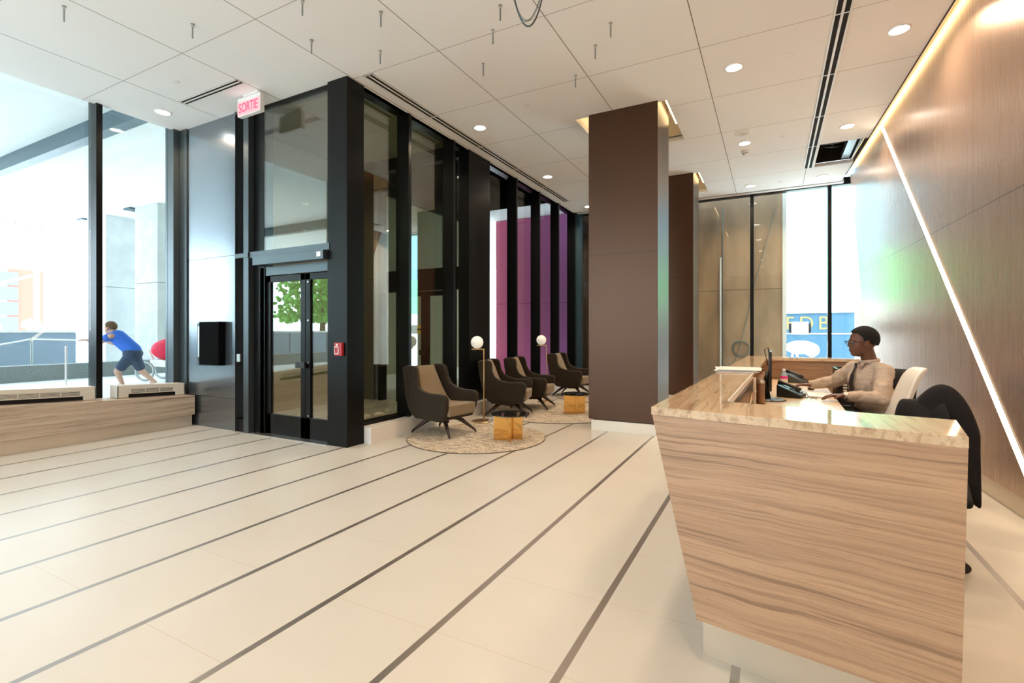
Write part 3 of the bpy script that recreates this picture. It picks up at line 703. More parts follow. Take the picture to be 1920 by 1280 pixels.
for a, b_ in ((7.85, 9.6), (9.63, 11.4), (11.43, 13.2)): B(-8.6, -8.3, a, b_, -.05, 4.7).build('panel', 'vesti', gw)
B(-8.6, -8.2, 7.85, 13.2, 4.7, 4.99).build('head', 'black', gw)
bd = B(-4.95, -3.2, 12.9, 13.1, -.05, 4.9).build('board_wall', pbr('dark brown boards', (.07, .035, .02), .6, var=.5, stretch=(3, 1, .2))); tag(bd, 'dark brown boarded wall outside the far left end of the back window', 'wall')
M['patch'] = pbr('patched beige plaster', (.44, .29, .185), .8, var=.35, vscale=1.1, bump=.2, bscale=20, stretch=(1.6, 1, .6))
cw = empty('plaster_wall', (-1, 13.1, 0)); tag(cw, 'patched beige concrete wall behind the left pane of the far window', 'wall')
B(-3.2, .22, 12.95, 13.15, -.05, 2.40).build('panel', 'patch', cw); B(-3.2, .22, 12.95, 13.15, 2.41, 4.98).build('panel', 'patch', cw)
B(.22, .30, 12.93, 13.17, -.05, 4.98).build('edge_trim', 'white', cw)
cd = empty('conduit_pipe', (-1.08, 12.9, 0)); tag(cd, 'pair of thin white conduits climbing the plaster wall beside the column', 'pipe')
MB().tube([(-1.10, 12.9, -.03), (-1.10, 12.9, 3.2)], .022, 8).build('pipe', 'white', cd); MB().tube([(-1.03, 12.9, -.03), (-1.05, 12.9, 1.8), (-1.05, 12.9, 4.4)], .014, 8).build('pipe', 'zinc', cd)
cl = empty('coiled_cable', (-.66, 12.8, 1.0)); tag(cl, 'coil of grey cable hanging on the plaster wall behind the far window', 'cable')
for k in range(3):
    MB().tube([(-.66+.01*k+(.19-.012*k)*cos(2*pi*i/28), 12.94-.005*k, 1.0+(.19-.01*k)*sin(2*pi*i/28)) for i in range(28)], .008, 6, True).build('coil', 'zinc', cl)
MB().tube([(-.86, 12.94, .5), (-.66, 12.94, 1.1), (-.50, 12.94, 1.8), (-.40, 12.94, 2.4), (.1, 12.94, 4.3)], .008, 6).build('cable_end', 'zinc', cl)
for k in range(9):
    pass
# street side beyond the right pane
M['mint'] = pbr('sunlit mint green facade', (.28, .95, .46), .8); M['skyblue'] = pbr('sunlit pale blue facade', (.30, .52, .62), .8); M['truckblue'] = pbr('blue painted hoarding', (.022, .085, .14), .6)
M['cream'] = pbr('cream lettering', (.22, .17, .06), .6)
gb = empty('street_facade', (4, 26, 0)); tag(gb, 'blown out bright building seen through the far window above the blue hoarding', 'building')
B(-6, 16, 26, 27, 0, 2.6).build('wall', 'buildwhite', gb); B(-6, 16, 26, 27, 2.6, 4.9).build('wall', 'mint', gb); B(-6, 16, 26, 27, 4.9, 14).build('wall', 'skyblue', gb)
tr = empty('blue_hoarding', (1, 18.3, 0)); tag(tr, 'blue hoarding with large cream letters outside the far window', 'hoarding')
B(-.5, 3.2, 18.3, 18.5, 0, 2.0).build('panel', 'truckblue', tr); B(-.55, 3.25, 18.25, 18.55, 2.0, 2.06).build('top_rail', 'white', tr)
B(-.5, 3.2, 18.27, 18.3, 1.33, 1.36).build('rail', 'white', tr)
for ch, x in (('F', .52), ('D', .98), ('B', 1.45)): text_obj(ch, 'letter', 'cream', tr, (x, 18.29, 1.66), (pi/2, 0, 0), .60, .006, .95)
cv = empty('covered_table', (.8, 16.5, 0)); tag(cv, 'white draped table with pink legs outside the far window', 'table')
m_ = MB(); m_.ell((.75, 16.5, .95), (.42, .3, .2), 16); m_.ell((1.02, 16.5, .88), (.2, .25, .2), 12); m_.build('cloth', 'white', cv, remesh=.03)
M['pinkleg'] = pbr('pink painted legs', (.85, .4, .6), .5)
for x0, x1 in ((.55, .45), (.6, .95), (1.05, 1.05)): MB().tube([(x0, 16.5, .85), (x1, 16.5, 0)], .03, 8).build('leg', 'pinkleg', cv)
ns = empty('window_notice', (.54, 12.31, 1.5)); tag(ns, 'white sheet taped to the inside of the far window with dark tabs', 'notice')
m, nt, b = newmat('thin white paper'); b.inputs['Base Color'].default_value = (.9, .9, .9, 1)
tl_ = nt.nodes.new('ShaderNodeBsdfTranslucent'); tl_.inputs['Color'].default_value = (.9, .9, .9, 1); mx = nt.nodes.new('ShaderNodeMixShader'); mx.inputs[0].default_value = .6
nt.links.new(b.outputs[0], mx.inputs[1]); nt.links.new(tl_.outputs[0], mx.inputs[2]); nt.links.new(mx.outputs[0], nt.nodes['Material Output'].inputs['Surface']); M['paper'] = m
B(.38, .70, 12.318, 12.322, 1.34, 1.62).build('sheet', 'paper', ns)
for x in (.335, .705): B(x, x+.04, 12.316, 12.321, 1.38, 1.58).build('tab', 'darksteel', ns)
# trees outside, seen mirrored in the door glass
M['leaf'] = pbr('green leaves', (.10, .30, .05), .7, var=.4, vscale=3); M['bark'] = pbr('bark', (.12, .08, .05), .9)
for (x, y, h) in ((-23.5, -11.6, 6.5), (-30, -19, 7), (-28, -28, 7)):
    t = empty('street_tree', (x, y, .35)); tag(t, ['leafy street tree outside, nearest of those mirrored in the double door', 'leafy street tree outside, middle one of those mirrored in the double door', 'leafy street tree outside, farthest of those mirrored in the double door'][int(-y > 12)+int(-y > 20)], 'tree', 'street trees mirrored in the door glass')
    m_ = MB(); random.seed(int(-x))
    for k in range(900):
        a = random.uniform(0, 2*pi); r = 2.6*random.random()**.6; m_.ell((x+r*cos(a), y+r*sin(a), .35+h*.25+random.uniform(0, h*.6)), random.uniform(.06, .20), 6)
    m_.build('foliage', 'leaf', t); MB().cyl(x, y, .3, h*.6, .2, 10, .1).build('trunk', 'bark', t)
#PART2
# ------------------------------------------------------------------ reception desk
desk = empty('reception_desk', (.1, 4.6, 0)); tag(desk, 'large U-shaped travertine reception desk with a slanted front corner in the foreground', 'reception desk')
Z1, Z0 = 1.07, 1.035
A, Bp, Cp, Dn, En, Fo = (-.471, 2.204), (.545, 2.023), (.612, 2.406), (-.183, 2.526), (-.043, 7.10), (-.285, 7.483)
E2 = (.95, 7.20); F2 = (.93, 7.56)
MB().prism([A, Bp, Cp, Dn, En, E2, F2, Fo], Z0, Z1).build('countertop', 'travtop', desk, bevel=.0015)
MB().hexa([(-.2765, 2.1695, .2), (.527, 2.0265, .2), (.585, 2.36, .2), (-.16, 2.49, .2),
           (A[0]+.004, A[1]+.0015, Z0), (Bp[0]-.001, Bp[1]+.002, Z0), (Cp[0]-.02, Cp[1]-.02, Z0), (Dn[0]-.02, Dn[1]-.02, Z0)]).build('front_panel', 'trav', desk)
MB().hexa([(-.2765, 2.50, .2), (-.22, 2.50, .2), (-.10, 7.30, .2), (-.12, 7.42, .2),
           (-.445, 2.50, Z0), (-.27, 2.50, Z0), (-.14, 7.10, Z0), (-.283, 7.47, Z0)]).build('side_panel', 'trav', desk)
MB().prism([(-.10, 7.16), (.93, 7.26), (.92, 7.50), (-.24, 7.44)], .2, Z0).build('end_panel', 'trav', desk)
MB().hexa([(-.264, 2.278, 0), (.50, 2.142, 0), (.55, 2.33, 0), (-.15, 2.46, 0), (-.264, 2.278, .2), (.50, 2.142, .2), (.55, 2.33, .2), (-.15, 2.46, .2)]).build('kick_plate', 'base', desk)
MB().prism([(-.25, 2.46), (-.20, 2.46), (-.06, 7.40), (.85, 7.40), (.85, 7.48), (-.10, 7.42)], 0, .2).build('kick_plate', 'base', desk)
WT = .80
MB().prism([(-.24, 2.535), (.47, 2.44), (.50, 4.54), (.545, 7.14), (-.115, 7.06)], WT-.035, WT).build('worktop', pbr('pale oak laminate', (.72, .56, .36), .25, var=.12, vscale=3, stretch=(1, .2, 1)), desk, bevel=.002)
B(-.13, -.11, 4.36, 4.40, WT, Z0).build('support_post', 'white', desk)
MB().prism([(-.186, 2.56), (-.18, 2.56), (-.127, 4.36), (-.133, 4.36)], Z0+.005, Z1+.004).build('edge_highlight', 'white', desk)  # white strip stands for the highlight along the ledge's inner edge
m_ = MB(); m_.prism([(-.225, 3.2), (-.14, 3.2), (-.06, 6.8), (-.13, 6.8)], .90, .915); m_.build('shelf', 'trav', desk)
for y in (2.9, 5.2): B(-.05, .0, y, y+.03, 0, WT-.035).build('leg', 'steel', desk)
for y in (4.4, 6.9): B(.40, .45, y, y+.03, 0, WT-.035).build('leg', 'steel', desk)

# things on the desk
pp = empty('paper_stack', (-.26, 4.6, Z1)); tag(pp, 'stack of white papers on the raised desk ledge', 'papers')
for k, (dx, dy, rz) in enumerate(((0, 0, .05), (.012, .02, -.1), (-.01, .03, .12), (.02, -.01, .02))):
    c, s = cos(rz), sin(rz); P = [(-.165, -.20), (.165, -.20), (.165, .20), (-.165, .20)]
    MB().prism([(-.26+dx+x*c-y*s, 4.62+dy+x*s+y*c) for x, y in P], Z1+.001+k*.005, Z1+.0045+k*.005).build('sheet', 'white', pp)
mo = empty('monitor', (.0, 4.9, WT)); tag(mo, 'black computer monitor seen edge on, on the desk', 'monitor')
B(-.025, .0, 4.64, 5.16, .90, 1.235).build('casing', 'blackplastic', mo, bevel=.008)
B(.0005, .002, 4.66, 5.14, .92, 1.22).build('screen', 'blackglass', mo)
MB().tube([(-.03, 4.9, .81), (-.045, 4.9, .95), (-.03, 4.9, 1.05)], [.025, .02, .02], 12).build('neck', 'blackplastic', mo, smooth=True)
MB().lathe([(.125, 0), (.125, .006), (.10, .014), (.001, .016)], 32, (-.01, 4.88, WT+.0005)).build('base', 'darksteel', mo, smooth=True)
m_ = MB(); m_.tube([(-.03, 4.95, 1.1), (-.06, 4.99, 1.24), (-.03, 5.0, 1.26), (-.02, 5.05, 1.16), (-.03, 5.17, .95), (-.05, 5.19, .82)], .004, 6); m_.build('cable', 'blackplastic', mo, smooth=True)
def phone(x, y, rz, lab, mat):
    t = empty('desk_phone', (x, y, WT), rz); tag(t, lab, 'telephone')
    def put(mb_, n, mt, **k):   # parts in the phone's own frame
        mb_.v = [(p[0]+x, p[1]+y, p[2]+WT) for p in mb_.v]; return mb_.build(n, mt, t, **k)
    put(MB().hexa([(-.09, -.10, .0), (.11, -.10, .0), (.11, .10, .0), (-.09, .10, .0), (-.09, -.10, .115), (.11, -.10, .03), (.11, .10, .03), (-.09, .10, .115)]), 'body', mat, bevel=.008)
    h = MB(); h.tube([(-.08, -.075, .135), (-.02, -.075, .125), (.05, -.075, .10), (.10, -.075, .07)], [.024, .014, .014, .024], 12); put(h, 'handset', 'blackplastic', smooth=True)
    put(MB().hexa([(-.07, -.02, .107), (-.015, -.02, .084), (-.015, .07, .084), (-.07, .07, .107), (-.07, -.02, .111), (-.015, -.02, .088), (-.015, .07, .088), (-.07, .07, .111)]), 'display', 'darksteel')
    kb = MB()
    for i in range(4):
        for j in range(4):
            X0 = .0+i*.025; z_ = .115-(X0+.09)*.425; kb.box(X0, X0+.016, -.02+j*.026, -.002+j*.026, z_-.003, z_+.006)
    put(kb, 'keypad', 'darksteel')
    c = MB(); c.tube([(.09+.02*sin(i*.9)*.3+i*.006, -.075+.008*sin(i*1.9), .012+.006*cos(i*1.9)) for i in range(24)], .003, 5); put(c, 'cord', 'blackplastic')
    return t
phone(.15, 5.22, radians(-15), 'black desk phone in front of the seated man, nearest the monitor', 'blackplastic')
phone(.25, 6.72, radians(-20), 'dark grey desk phone with keypad behind the water bottle', 'darksteel')
bo = empty('water_bottle', (.12, 6.18, WT)); tag(bo, 'clear water bottle with a bright pink label band on the desk', 'bottle')
M['plastic'] = pbr('clear blue plastic', (.35, .45, .52), .1); M['pinklabel'] = pbr('bright pink label', (.85, .04, .35), .4)
MB().lathe([(.034, 0), (.036, .01), (.036, .12), (.03, .14), (.014, .165), (.014, .175)], 24, (.12, 6.18, WT+.0005)).build('bottle_body', 'plastic', bo, smooth=True)
MB().cyl(.12, 6.18, WT+.085, WT+.115, .0368, 24).build('label_band', 'pinklabel', bo); MB().cyl(.12, 6.18, WT+.025, WT+.085, .0366, 24).build('lower_label', 'offwhite', bo)
MB().cyl(.12, 6.18, WT+.176, WT+.192, .016, 16).build('cap', 'white', bo)
mg = empty('travel_mug', (-.083, 4.60, WT)); tag(mg, 'brown metal travel mug beside the white post on the desk', 'mug')
M['mugbrown'] = pbr('brown metallic', (.30, .18, .11), .3, .6)
MB().lathe([(.030, 0), (.033, .01), (.036, .165), (.034, .17)], 24, (-.083, 4.60, WT+.0005)).build('body', 'mugbrown', mg, smooth=True)
MB().lathe([(.035, .171), (.036, .185), (.028, .198), (.001, .20)], 24, (-.083, 4.60, WT+.0005)).build('lid', 'steel', mg, smooth=True)
ms = MB().ell((.36, 5.95, WT+.012), (.032, .055, .020), 16).build('computer_mouse', 'blackplastic', smooth=True); tag(ms, 'black computer mouse on the desk beyond the notepad', 'mouse'); ms.modifiers.clear()
npd = empty('notepad', (.36, 5.50, WT)); tag(npd, 'white notepad lying on the desk under the man\'s near hand', 'notepad')
MB().prism([(.30, 5.28), (.46, 5.22), (.50, 5.62), (.30, 5.66)], WT+.0008, WT+.012).build('pages', 'white', npd)
MB().prism([(.295, 5.275), (.465, 5.215), (.505, 5.625), (.295, 5.665)], WT+.0002, WT+.0007).build('cover', 'blackplastic', npd)
wc = MB(); random.seed(3)
for k in range(3): wc.tube([(-.05+.03*sin(i*.7+k)+k*.012, 5.24+.012*i, WT+.007+.004*abs(sin(i))) for i in range(18)], .004, 5)
tag(wc.build('loose_cable', 'white', smooth=True), 'tangle of thin white cable on the desk behind the monitor base', 'cable')
fo = empty('folder', (-.20, 4.95, WT)); tag(fo, 'tan card folder leaning under the desk ledge by the white post', 'folder')
MB().extr([(-.19, 3.55, WT+.003), (-.19, 4.05, WT+.003), (-.13, 4.05, WT+.15), (-.13, 3.62, WT+.12)], (.006, 0, 0)).build('cover', pbr('tan card', (.55, .40, .22), .7), fo)
M['redcheck'] = pbr('red printed card', (.55, .10, .06), .6, var=.6, vscale=60)
tag(B(-.12, .04, 3.62, 3.98, WT+.0005, WT+.03).build('red_packet', 'redcheck', bevel=.003), 'red patterned packet lying on the desk below the tan folder', 'packet')
fr = empty('file_rack', (.80, 6.5, 0)); tag(fr, 'black file rack with pale documents behind the seated man', 'rack')
m_ = MB(); m_.box(.62, 1.02, 6.35, 6.37, 0, 1.0); m_.box(.62, .64, 6.37, 6.72, 0, 1.0); m_.box(1.0, 1.02, 6.37, 6.72, 0, 1.0); m_.box(.64, 1.0, 6.70, 6.72, 0, 1.0)
for z in (.0, .3, .6, .8): m_.box(.64, 1.0, 6.37, 6.70, z, z+.015)
m_.build('frame', 'blackplastic', fr)
m_ = MB()
for i in range(2):
    for j in range(7): m_.box(.68+i*.08, .715+i*.08, 6.343, 6.349, .70+j*.03, .718+j*.03)
m_.build('label_holder', 'offwhite', fr)

# ------------------------------------------------------------------ office chairs
def office_chair(x, y, rz, lab, shell, h=.50, tall=1.04, rake=.10, base_r=.27, br=0, bw_=.225, arms=True):
    t = empty('office_chair', (x, y, 0)); tag(t, lab, 'office chair')
    c, s = cos(rz), sin(rz)
    def W_(mb_): mb_.v = [(x+p[0]*c-p[1]*s, y+p[0]*s+p[1]*c, p[2]) for p in mb_.v]; return mb_
    W_(MB().box(-.21, .22, -.22, .22, h-.06, h)).build('seat', 'blackfab' if 'blackfab' in M else 'blackplastic', t, bevel=.025, seg=3, smooth=True)
    g = MB(); n = 9; m = 9; vv = []
    for k, th_ in ((0, 0), (1, .035)):
        for j in range(m):
            v = j/(m-1); z = h+.10+(tall-h-.10)*v; hw = bw_*(1-.22*abs(v-.35)**1.6*2)
            if v > .9: hw *= .93
            for i in range(n):
                u = i/(n-1)*2-1; xx = -.20-rake*v*1.4+.05*u*u-th_ - (.03 if v == 1 else 0)
                vv.append((xx, u*hw, z))
    ff = []
    N = n*m
    for j in range(m-1):
        for i in range(n-1):
            a = j*n+i; ff += [(a, a+1, a+n+1, a+n), (N+a, N+a+n, N+a+n+1, N+a+1)]
    for i in range(n-1): ff += [(i, N+i, N+i+1, i+1), (N-n+i, N-n+i+1, 2*N-n+i+1, 2*N-n+i)]
    for j in range(m-1): ff += [(j*n, (j+1)*n, N+(j+1)*n, N+j*n), (j*n+n-1, N+j*n+n-1, N+(j+1)*n+n-1, (j+1)*n+n-1)]
    W_(g.add(vv, ff)).build('backrest', shell, t, smooth=True, subd=1)
    W_(MB().box(-.30, -.18, -.04, .04, h-.05, h+.2)).build('back_bracket', 'blackplastic', t, bevel=.01)
    W_(MB().cyl(0, 0, .10, h-.06, .025, 14)).build('gas_lift', 'steel', t, smooth=True)
    for k in range(5):
        a = 2*pi*k/5+br; ca, sa = cos(a), sin(a)
        W_(MB().tube([(0, 0, .11), (ca*base_r*.6, sa*base_r*.6, .095), (ca*base_r, sa*base_r, .075)], [.028, .02, .016], 8)).build('base_arm', 'blackplastic', t, smooth=True)
        W_(MB().tube([(ca*base_r-sa*.018, sa*base_r+ca*.018, .03), (ca*base_r+sa*.018, sa*base_r-ca*.018, .03)], .029, 14)).build('caster', 'blackplastic', t)
    for sgn in ((-1, 1) if arms else ()):
        W_(MB().tube([(-.02, sgn*.215, h-.04), (-.02, sgn*.255, h+.02), (-.02, sgn*.255, h+.17)], .012, 8).box(-.12, .10, sgn*.255-.025, sgn*.255+.025, h+.17, h+.19)).build('armrest', 'blackplastic', t, bevel=.003)
    return t
M['blackfab'] = pbr('black fabric', (.012, .012, .013), .9, bump=.2, bscale=120)
M['whiteshell'] = pbr('white moulded shell', (.82, .76, .68), .35)
fa_ = math.atan2(-.47, -.88)
office_chair(.82, 5.50, fa_, 'black office chair the man sits on', 'blackfab', .50, 1.06, .05, .26)
office_chair(.655, 4.92, pi+.02, 'office chair with a white moulded backrest, empty beside the seated man', 'whiteshell', .52, 1.12, .12, .26, .6)
office_chair(.79, 3.74, math.atan2(-.975, -.22), 'office chair nearest the desk end, hidden under a black coat', 'blackfab', .50, .97, .02, .20, .62, .15, False)
# coat draped over the nearest chair
ridge = [Vector(p) for p in ((.69, 4.05, .84), (.74, 4.04, .92), (.79, 4.02, 1.0), (.84, 4.0, 1.06), (.89, 3.985, 1.075), (.94, 3.97, 1.045), (.985, 3.95, .97), (1.02, 3.94, .87), (1.045, 3.93, .76))]
front_b = [.52, .50, .48, .46, .44, .42, .40, .38, .36]
vv = []; nr = 17
for i, p in enumerate(ridge):
    for j in range(nr):
        a = j/(nr-1)*2-1                    # -1 near side hem, 0 ridge, 1 far hem
        drop = max(0, abs(a)-.12)/.88
        zb = front_b[i]; z = p.z - drop*(p.z-zb) + .0
        out = (.040 + .05*drop)*(1 if a > 0 else -1) if abs(a) > .06 else 0
        fold = .020*sin(i*2.3+drop*3)*drop + .012*sin(i*5.1)*drop
        d = Vector((.22, .975, 0)); q = p + Vector((.065, 0, 0)) + d*(out+fold*(1 if a > 0 else -1)); q.z = z - (.012 if abs(a) > .06 else 0)
        if a > .06: q.z = max(q.z, .6*p.z)
        vv.append(tuple(q))
ff = [(i*nr+j, i*nr+j+1, (i+1)*nr+j+1, (i+1)*nr+j) for i in range(len(ridge)-1) for j in range(nr-1)]
M['coat'] = pbr('black wool', (.008, .006, .007), .95, bump=.2, bscale=90)
co = MB().add(vv, ff).build('coat', 'coat', smooth=True); so = co.modifiers.new('s', 'SOLIDIFY'); so.thickness = .02; so.offset = 0
su = co.modifiers.new('u', 'SUBSURF'); su.levels = 2; su.render_levels = 2
tag(co, 'black coat draped over the chair at the right end of the desk', 'coat')

# ------------------------------------------------------------------ people
def yawpitch(f): return (0, 0, math.atan2(f[1], f[0]))
def head_blobs(mb_, c, f, s=1.0):
    """c = centre of the head, f = facing (unit xy)"""
    ya = math.atan2(f[1], f[0]); L = Vector((-f[1], f[0], 0)); F_ = Vector((f[0], f[1], 0)); U = Vector((0, 0, 1)); c = Vector(c)
    def at(x, y, z): return c+F_*x*s+L*y*s+U*z*s
    def E_(x, y, z, r, pitch=0, n=20): mb_.ell(at(x, y, z), tuple(k*s for k in r), n, (0, pitch, ya))
    E_(-.012, 0, .028, (.100, .077, .095)); E_(.030, 0, -.035, (.064, .060, .085)); E_(.052, 0, -.092, (.032, .034, .026))
    E_(.085, 0, -.012, (.020, .013, .024), .3, 12); E_(.099, 0, -.026, (.013, .016, .011), 0, 12)      # nose bridge and tip
    E_(.085, 0, -.060, (.012, .026, .009), 0, 12); E_(.082, 0, -.072, (.012, .023, .009), 0, 12)      # lips
    E_(.074, .030, .018, (.016, .024, .009), 0, 12); E_(.074, -.030, .018, (.016, .024, .009), 0, 12)  # brows
    E_(.045, .045, -.035, (.03, .02, .03)); E_(.045, -.045, -.035, (.03, .02, .03))                   # cheeks
    for sg in (-1, 1): E_(-.002, sg*.084, -.012, (.020, .010, .034), 0, 12); E_(.0, sg*.076, -.035, (.010, .008, .012), 0, 10)
    return at
def hair_mesh(c, f, s, at, par, mat):
    g = MB(); ya = math.atan2(f[1], f[0])
    t = MB(); t.ell((0, 0, 0), (.108*s, .086*s, .104*s), 120)
    keep = []
    for fc in t.f:
        p = sum((Vector(t.v[i]) for i in fc), Vector())/len(fc)/s
        def lerp_(x, T):
            for (xa, za), (xb, zb) in zip(T[:-1], T[1:]):
                if x >= xb: return zb+(za-zb)*min(1, max(0, (x-xb)/(xa-xb)))
            return T[-1][1]
        lim = lerp_(p.x, [(.2, .060), (.066, .058), (.052, .030), (.036, .008), (.026, -.030), (.012, -.030), (.008, .000), (-.016, -.004), (-.030, -.045), (-.2, -.066)])
        if p.z > lim: keep.append(fc)
    o = Vector(at(-.014, 0, .030)); cc, ss = cos(ya), sin(ya)
    g.add([(o.x+v[0]*cc-v[1]*ss, o.y+v[0]*ss+v[1]*cc, o.z+v[2]) for v in t.v], keep)
    ob = g.build('hair', mat, par, smooth=True)
    bm = bmesh.new(); bm.from_mesh(ob.data); bmesh.ops.delete(bm, geom=[v for v in bm.verts if not v.link_faces], context='VERTS'); bm.to_mesh(ob.data); bm.free()
    sm = ob.modifiers.new('s', 'SOLIDIFY'); sm.thickness = .010*s; sm.offset = 0
    return ob
def hand_blobs(mb_, wrist, knuckle, tip, palm_n, thumb_side, curl=.25, s=1.0):
    """palm from wrist to knuckle, fingers on towards tip, bending to palm_n"""
    w_, k_, t_ = Vector(wrist), Vector(knuckle), Vector(tip)
    d = (k_-w_).normalized(); pn = Vector(palm_n); pn = (pn-d*pn.dot(d)).normalized(); sd = d.cross(pn).normalized()*thumb_side
    L = (k_-w_).length
    for o in (-.028, -.010, .010, .026): mb_.cap(w_+sd*o*.6, k_+sd*o*s-d*.006, .016*s, .0125*s, 10)
    fd = (t_-k_).normalized()
    for o, ln, cu in ((.030, .070, .9), (.010, .080, 1.0), (-.010, .075, 1.1), (-.029, .060, 1.2)):
        p = k_+sd*o*s; dd = (fd+sd*o*2.2).normalized(); r = .0095*s
        for q, seg in enumerate((.42, .32, .26)):
            nx = p+dd*ln*seg*s; mb_.cap(p, nx, r, r*.93, 8); p = nx; r *= .93; dd = (dd+pn*curl*cu).normalized()
    th0 = w_+d*L*.35+sd*.030*s; td = (d*.75+sd*.75+pn*.25).normalized()
    p1 = th0+td*.038*s; mb_.cap(w_+d*L*.15+sd*.012*s, th0, .015*s, .013*s, 8); mb_.cap(th0, p1, .013*s, .0105*s, 8); td = (td+d*.5).normalized(); mb_.cap(p1, p1+td*.030*s, .0105*s, .009*s, 8)

M['skin'] = pbr('dark brown skin', (.135, .050, .028), .5, bump=.05, bscale=80)
M['hairblack'] = pbr('short black hair', (.004, .0035, .0035), .95, bump=.5, bscale=200)
M['trouser'] = pbr('black trousers', (.012, .012, .016), .9)
M['tie'] = pbr('black patterned tie', (.020, .012, .014), .5)
# striped shirt
m, nt, b = newmat('pale beige striped shirt'); tc = nt.nodes.new('ShaderNodeTexCoord'); mp = nt.nodes.new('ShaderNodeMapping')
mp.inputs['Rotation'].default_value = (0, 0, radians(30)); nt.links.new(tc.outputs['Object'], mp.inputs['Vector'])
sp = nt.nodes.new('ShaderNodeSeparateXYZ'); nt.links.new(mp.outputs[0], sp.inputs[0])
wv_ = math_node(nt, 'POWER', math_node(nt, 'ABSOLUTE', math_node(nt, 'SINE', math_node(nt, 'MULTIPLY', sp.outputs[1], 260))), 4)
nt.links.new(mix_col(nt, math_node(nt, 'MULTIPLY', wv_, .5), (.54, .43, .34), (.37, .28, .22)), b.inputs['Base Color']); b.inputs['Roughness'].default_value = .8
nz = noise(nt, tc.outputs['Object'], 9, 3, (1, 1, .55)); bp = nt.nodes.new('ShaderNodeBump'); bp.inputs['Strength'].default_value = .8; bp.inputs['Distance'].default_value = .04
nt.links.new(nz, bp.inputs['Height']); nt.links.new(bp.outputs[0], b.inputs['Normal']); M['shirt'] = m

man = empty('person', (.85, 5.46, 0)); tag(man, 'seated man in pale striped shirt and dark tie behind the reception desk', 'person')
V = Vector
f_t = V((-.88, -.47, 0)); l_t = V((.47, -.88, 0))      # torso facing and its left (towards the viewer)
shN, shF = V((.865, 5.315, 1.045)), V((.690, 5.600, 1.055))
elN, wrN, knN, tpN = V((.825, 5.16, .835)), V((.545, 5.06, .852)), V((.455, 5.045, .850)), V((.375, 5.035, .828))
elF, wrF, knF, tpF = V((.560, 5.800, .915)), V((.350, 5.770, .865)), V((.262, 5.755, .868)), V((.19, 5.75, .840))
neck = V((.775, 5.43, 1.15)); hc = V((.722, 5.395, 1.305)); pel = V((.90, 5.49, .60)); chest = V((.79, 5.455, .95)); hf = V((-.975, -.22, 0))
kL = [V((.50, 5.10, .60)), V((.42, 5.44, .60))]; fL = [V((.50, 5.06, .09)), V((.40, 5.42, .09))]
body = MB()
hs_ = 1.08; at = head_blobs(body, hc, hf, hs_)
body.cap(hc+V((.025, .005, -.05)), neck+V((.02, .01, -.06)), .056, .062, 18)
body.ell(chest, (.13, .15, .15), 20, yawpitch(f_t)); body.cap(chest, pel, .13, .13, 18)
for a, e_, w_ in ((shN, elN, wrN), (shF, elF, wrF)):
    body.cap(a, chest+V((0, 0, .06)), .05, .07, 14); body.cap(a, e_, .048, .038, 14); body.cap(e_, w_, .038, .026, 14)
for k, ft in zip(kL, fL): body.cap(pel, k, .075, .052, 14); body.cap(k, ft, .05, .036, 14); body.cap(ft, ft+V((-.12, -.03, -.04)), .035, .03, 10)
hand_blobs(body, wrN, knN, tpN, (0, 0, -1), 1, .28)
hand_blobs(body, wrF, knF, tpF, (0, 0, -1), -1, .22)
body.build('body', 'skin', man, remesh=.0055, msmooth=2)
hair_mesh(hc, hf, hs_, at, man, 'hairblack')
M['eyewhite'] = pbr('eye white', (.30, .25, .22), .3); M['iris'] = pbr('dark iris', (.02, .01, .008), .15)
for sg in (-1, 1):
    ey = MB().ell(at(.0825, sg*.031, .002), .0115, 14).build('eye', 'eyewhite', man, smooth=True)
    MB().ell(at(.0905, sg*.031, .001), .0058, 10).build('iris', 'iris', ey, smooth=True)
gl = MB()
for sg in (-1, 1):
    gl.tube([tuple(at(.108, sg*.034+.023*cos(2*pi*i/20), .000+.0155*sin(2*pi*i/20))) for i in range(20)], .0022, 6, True)
    gl.tube([at(.106, sg*.057, .004), at(.05, sg*.082, .006), at(-.01, sg*.089, .002)], .0024, 6)
gl.tube([at(.108, -.011, .003), at(.112, 0, .005), at(.108, .011, .003)], .002, 6)
gl.build('glasses', 'blackplastic', man, label='thin dark framed glasses')
sh = MB()
sh.ell(chest+V((0, 0, .02)), (.145, .185, .15), 24, yawpitch(f_t)); sh.ell(chest+V((.02, .01, -.13)), (.150, .185, .17), 24, yawpitch(f_t)); sh.ell(pel+V((0, 0, .06)), (.155, .185, .12), 24, yawpitch(f_t))
sh.cap(shN, neck+V((.012, .0, -.050)), .068, .062, 18); sh.cap(shF, neck+V((.0, .0, -.050)), .066, .062, 18)
sh.ell(chest+f_t*.07+V((0, 0, -.02)), (.10, .14, .16), 20, yawpitch(f_t))
sh.cap(shN, elN, .074, .064, 18); sh.cap(elN, wrN+(elN-wrN)*.10, .062, .042, 18)
sh.cap(shF, elF, .072, .064, 18); sh.cap(elF, wrF+(elF-wrF)*.10, .064, .042, 18)
sh.ell(elN+V((.01, .0, -.005)), .060, 14); sh.ell(shN+V((0, 0, -.03)), (.075, .07, .09), 16); sh.ell(shF+V((0, 0, -.03)), (.075, .07, .085), 16)
sh.cap(wrN+(elN-wrN)*.06, wrN+(elN-wrN)*.16, .036, .038, 16); sh.cap(wrF+(elF-wrF)*.06, wrF+(elF-wrF)*.16, .035, .037, 16)
so_ = sh.build('shirt', 'shirt', man, remesh=.009, msmooth=4)
tx = bpy.data.textures.new('folds', 'CLOUDS'); tx.noise_scale = .075
dm = so_.modifiers.new('d', 'DISPLACE'); dm.texture = tx; dm.strength = .034; dm.mid_level = .5
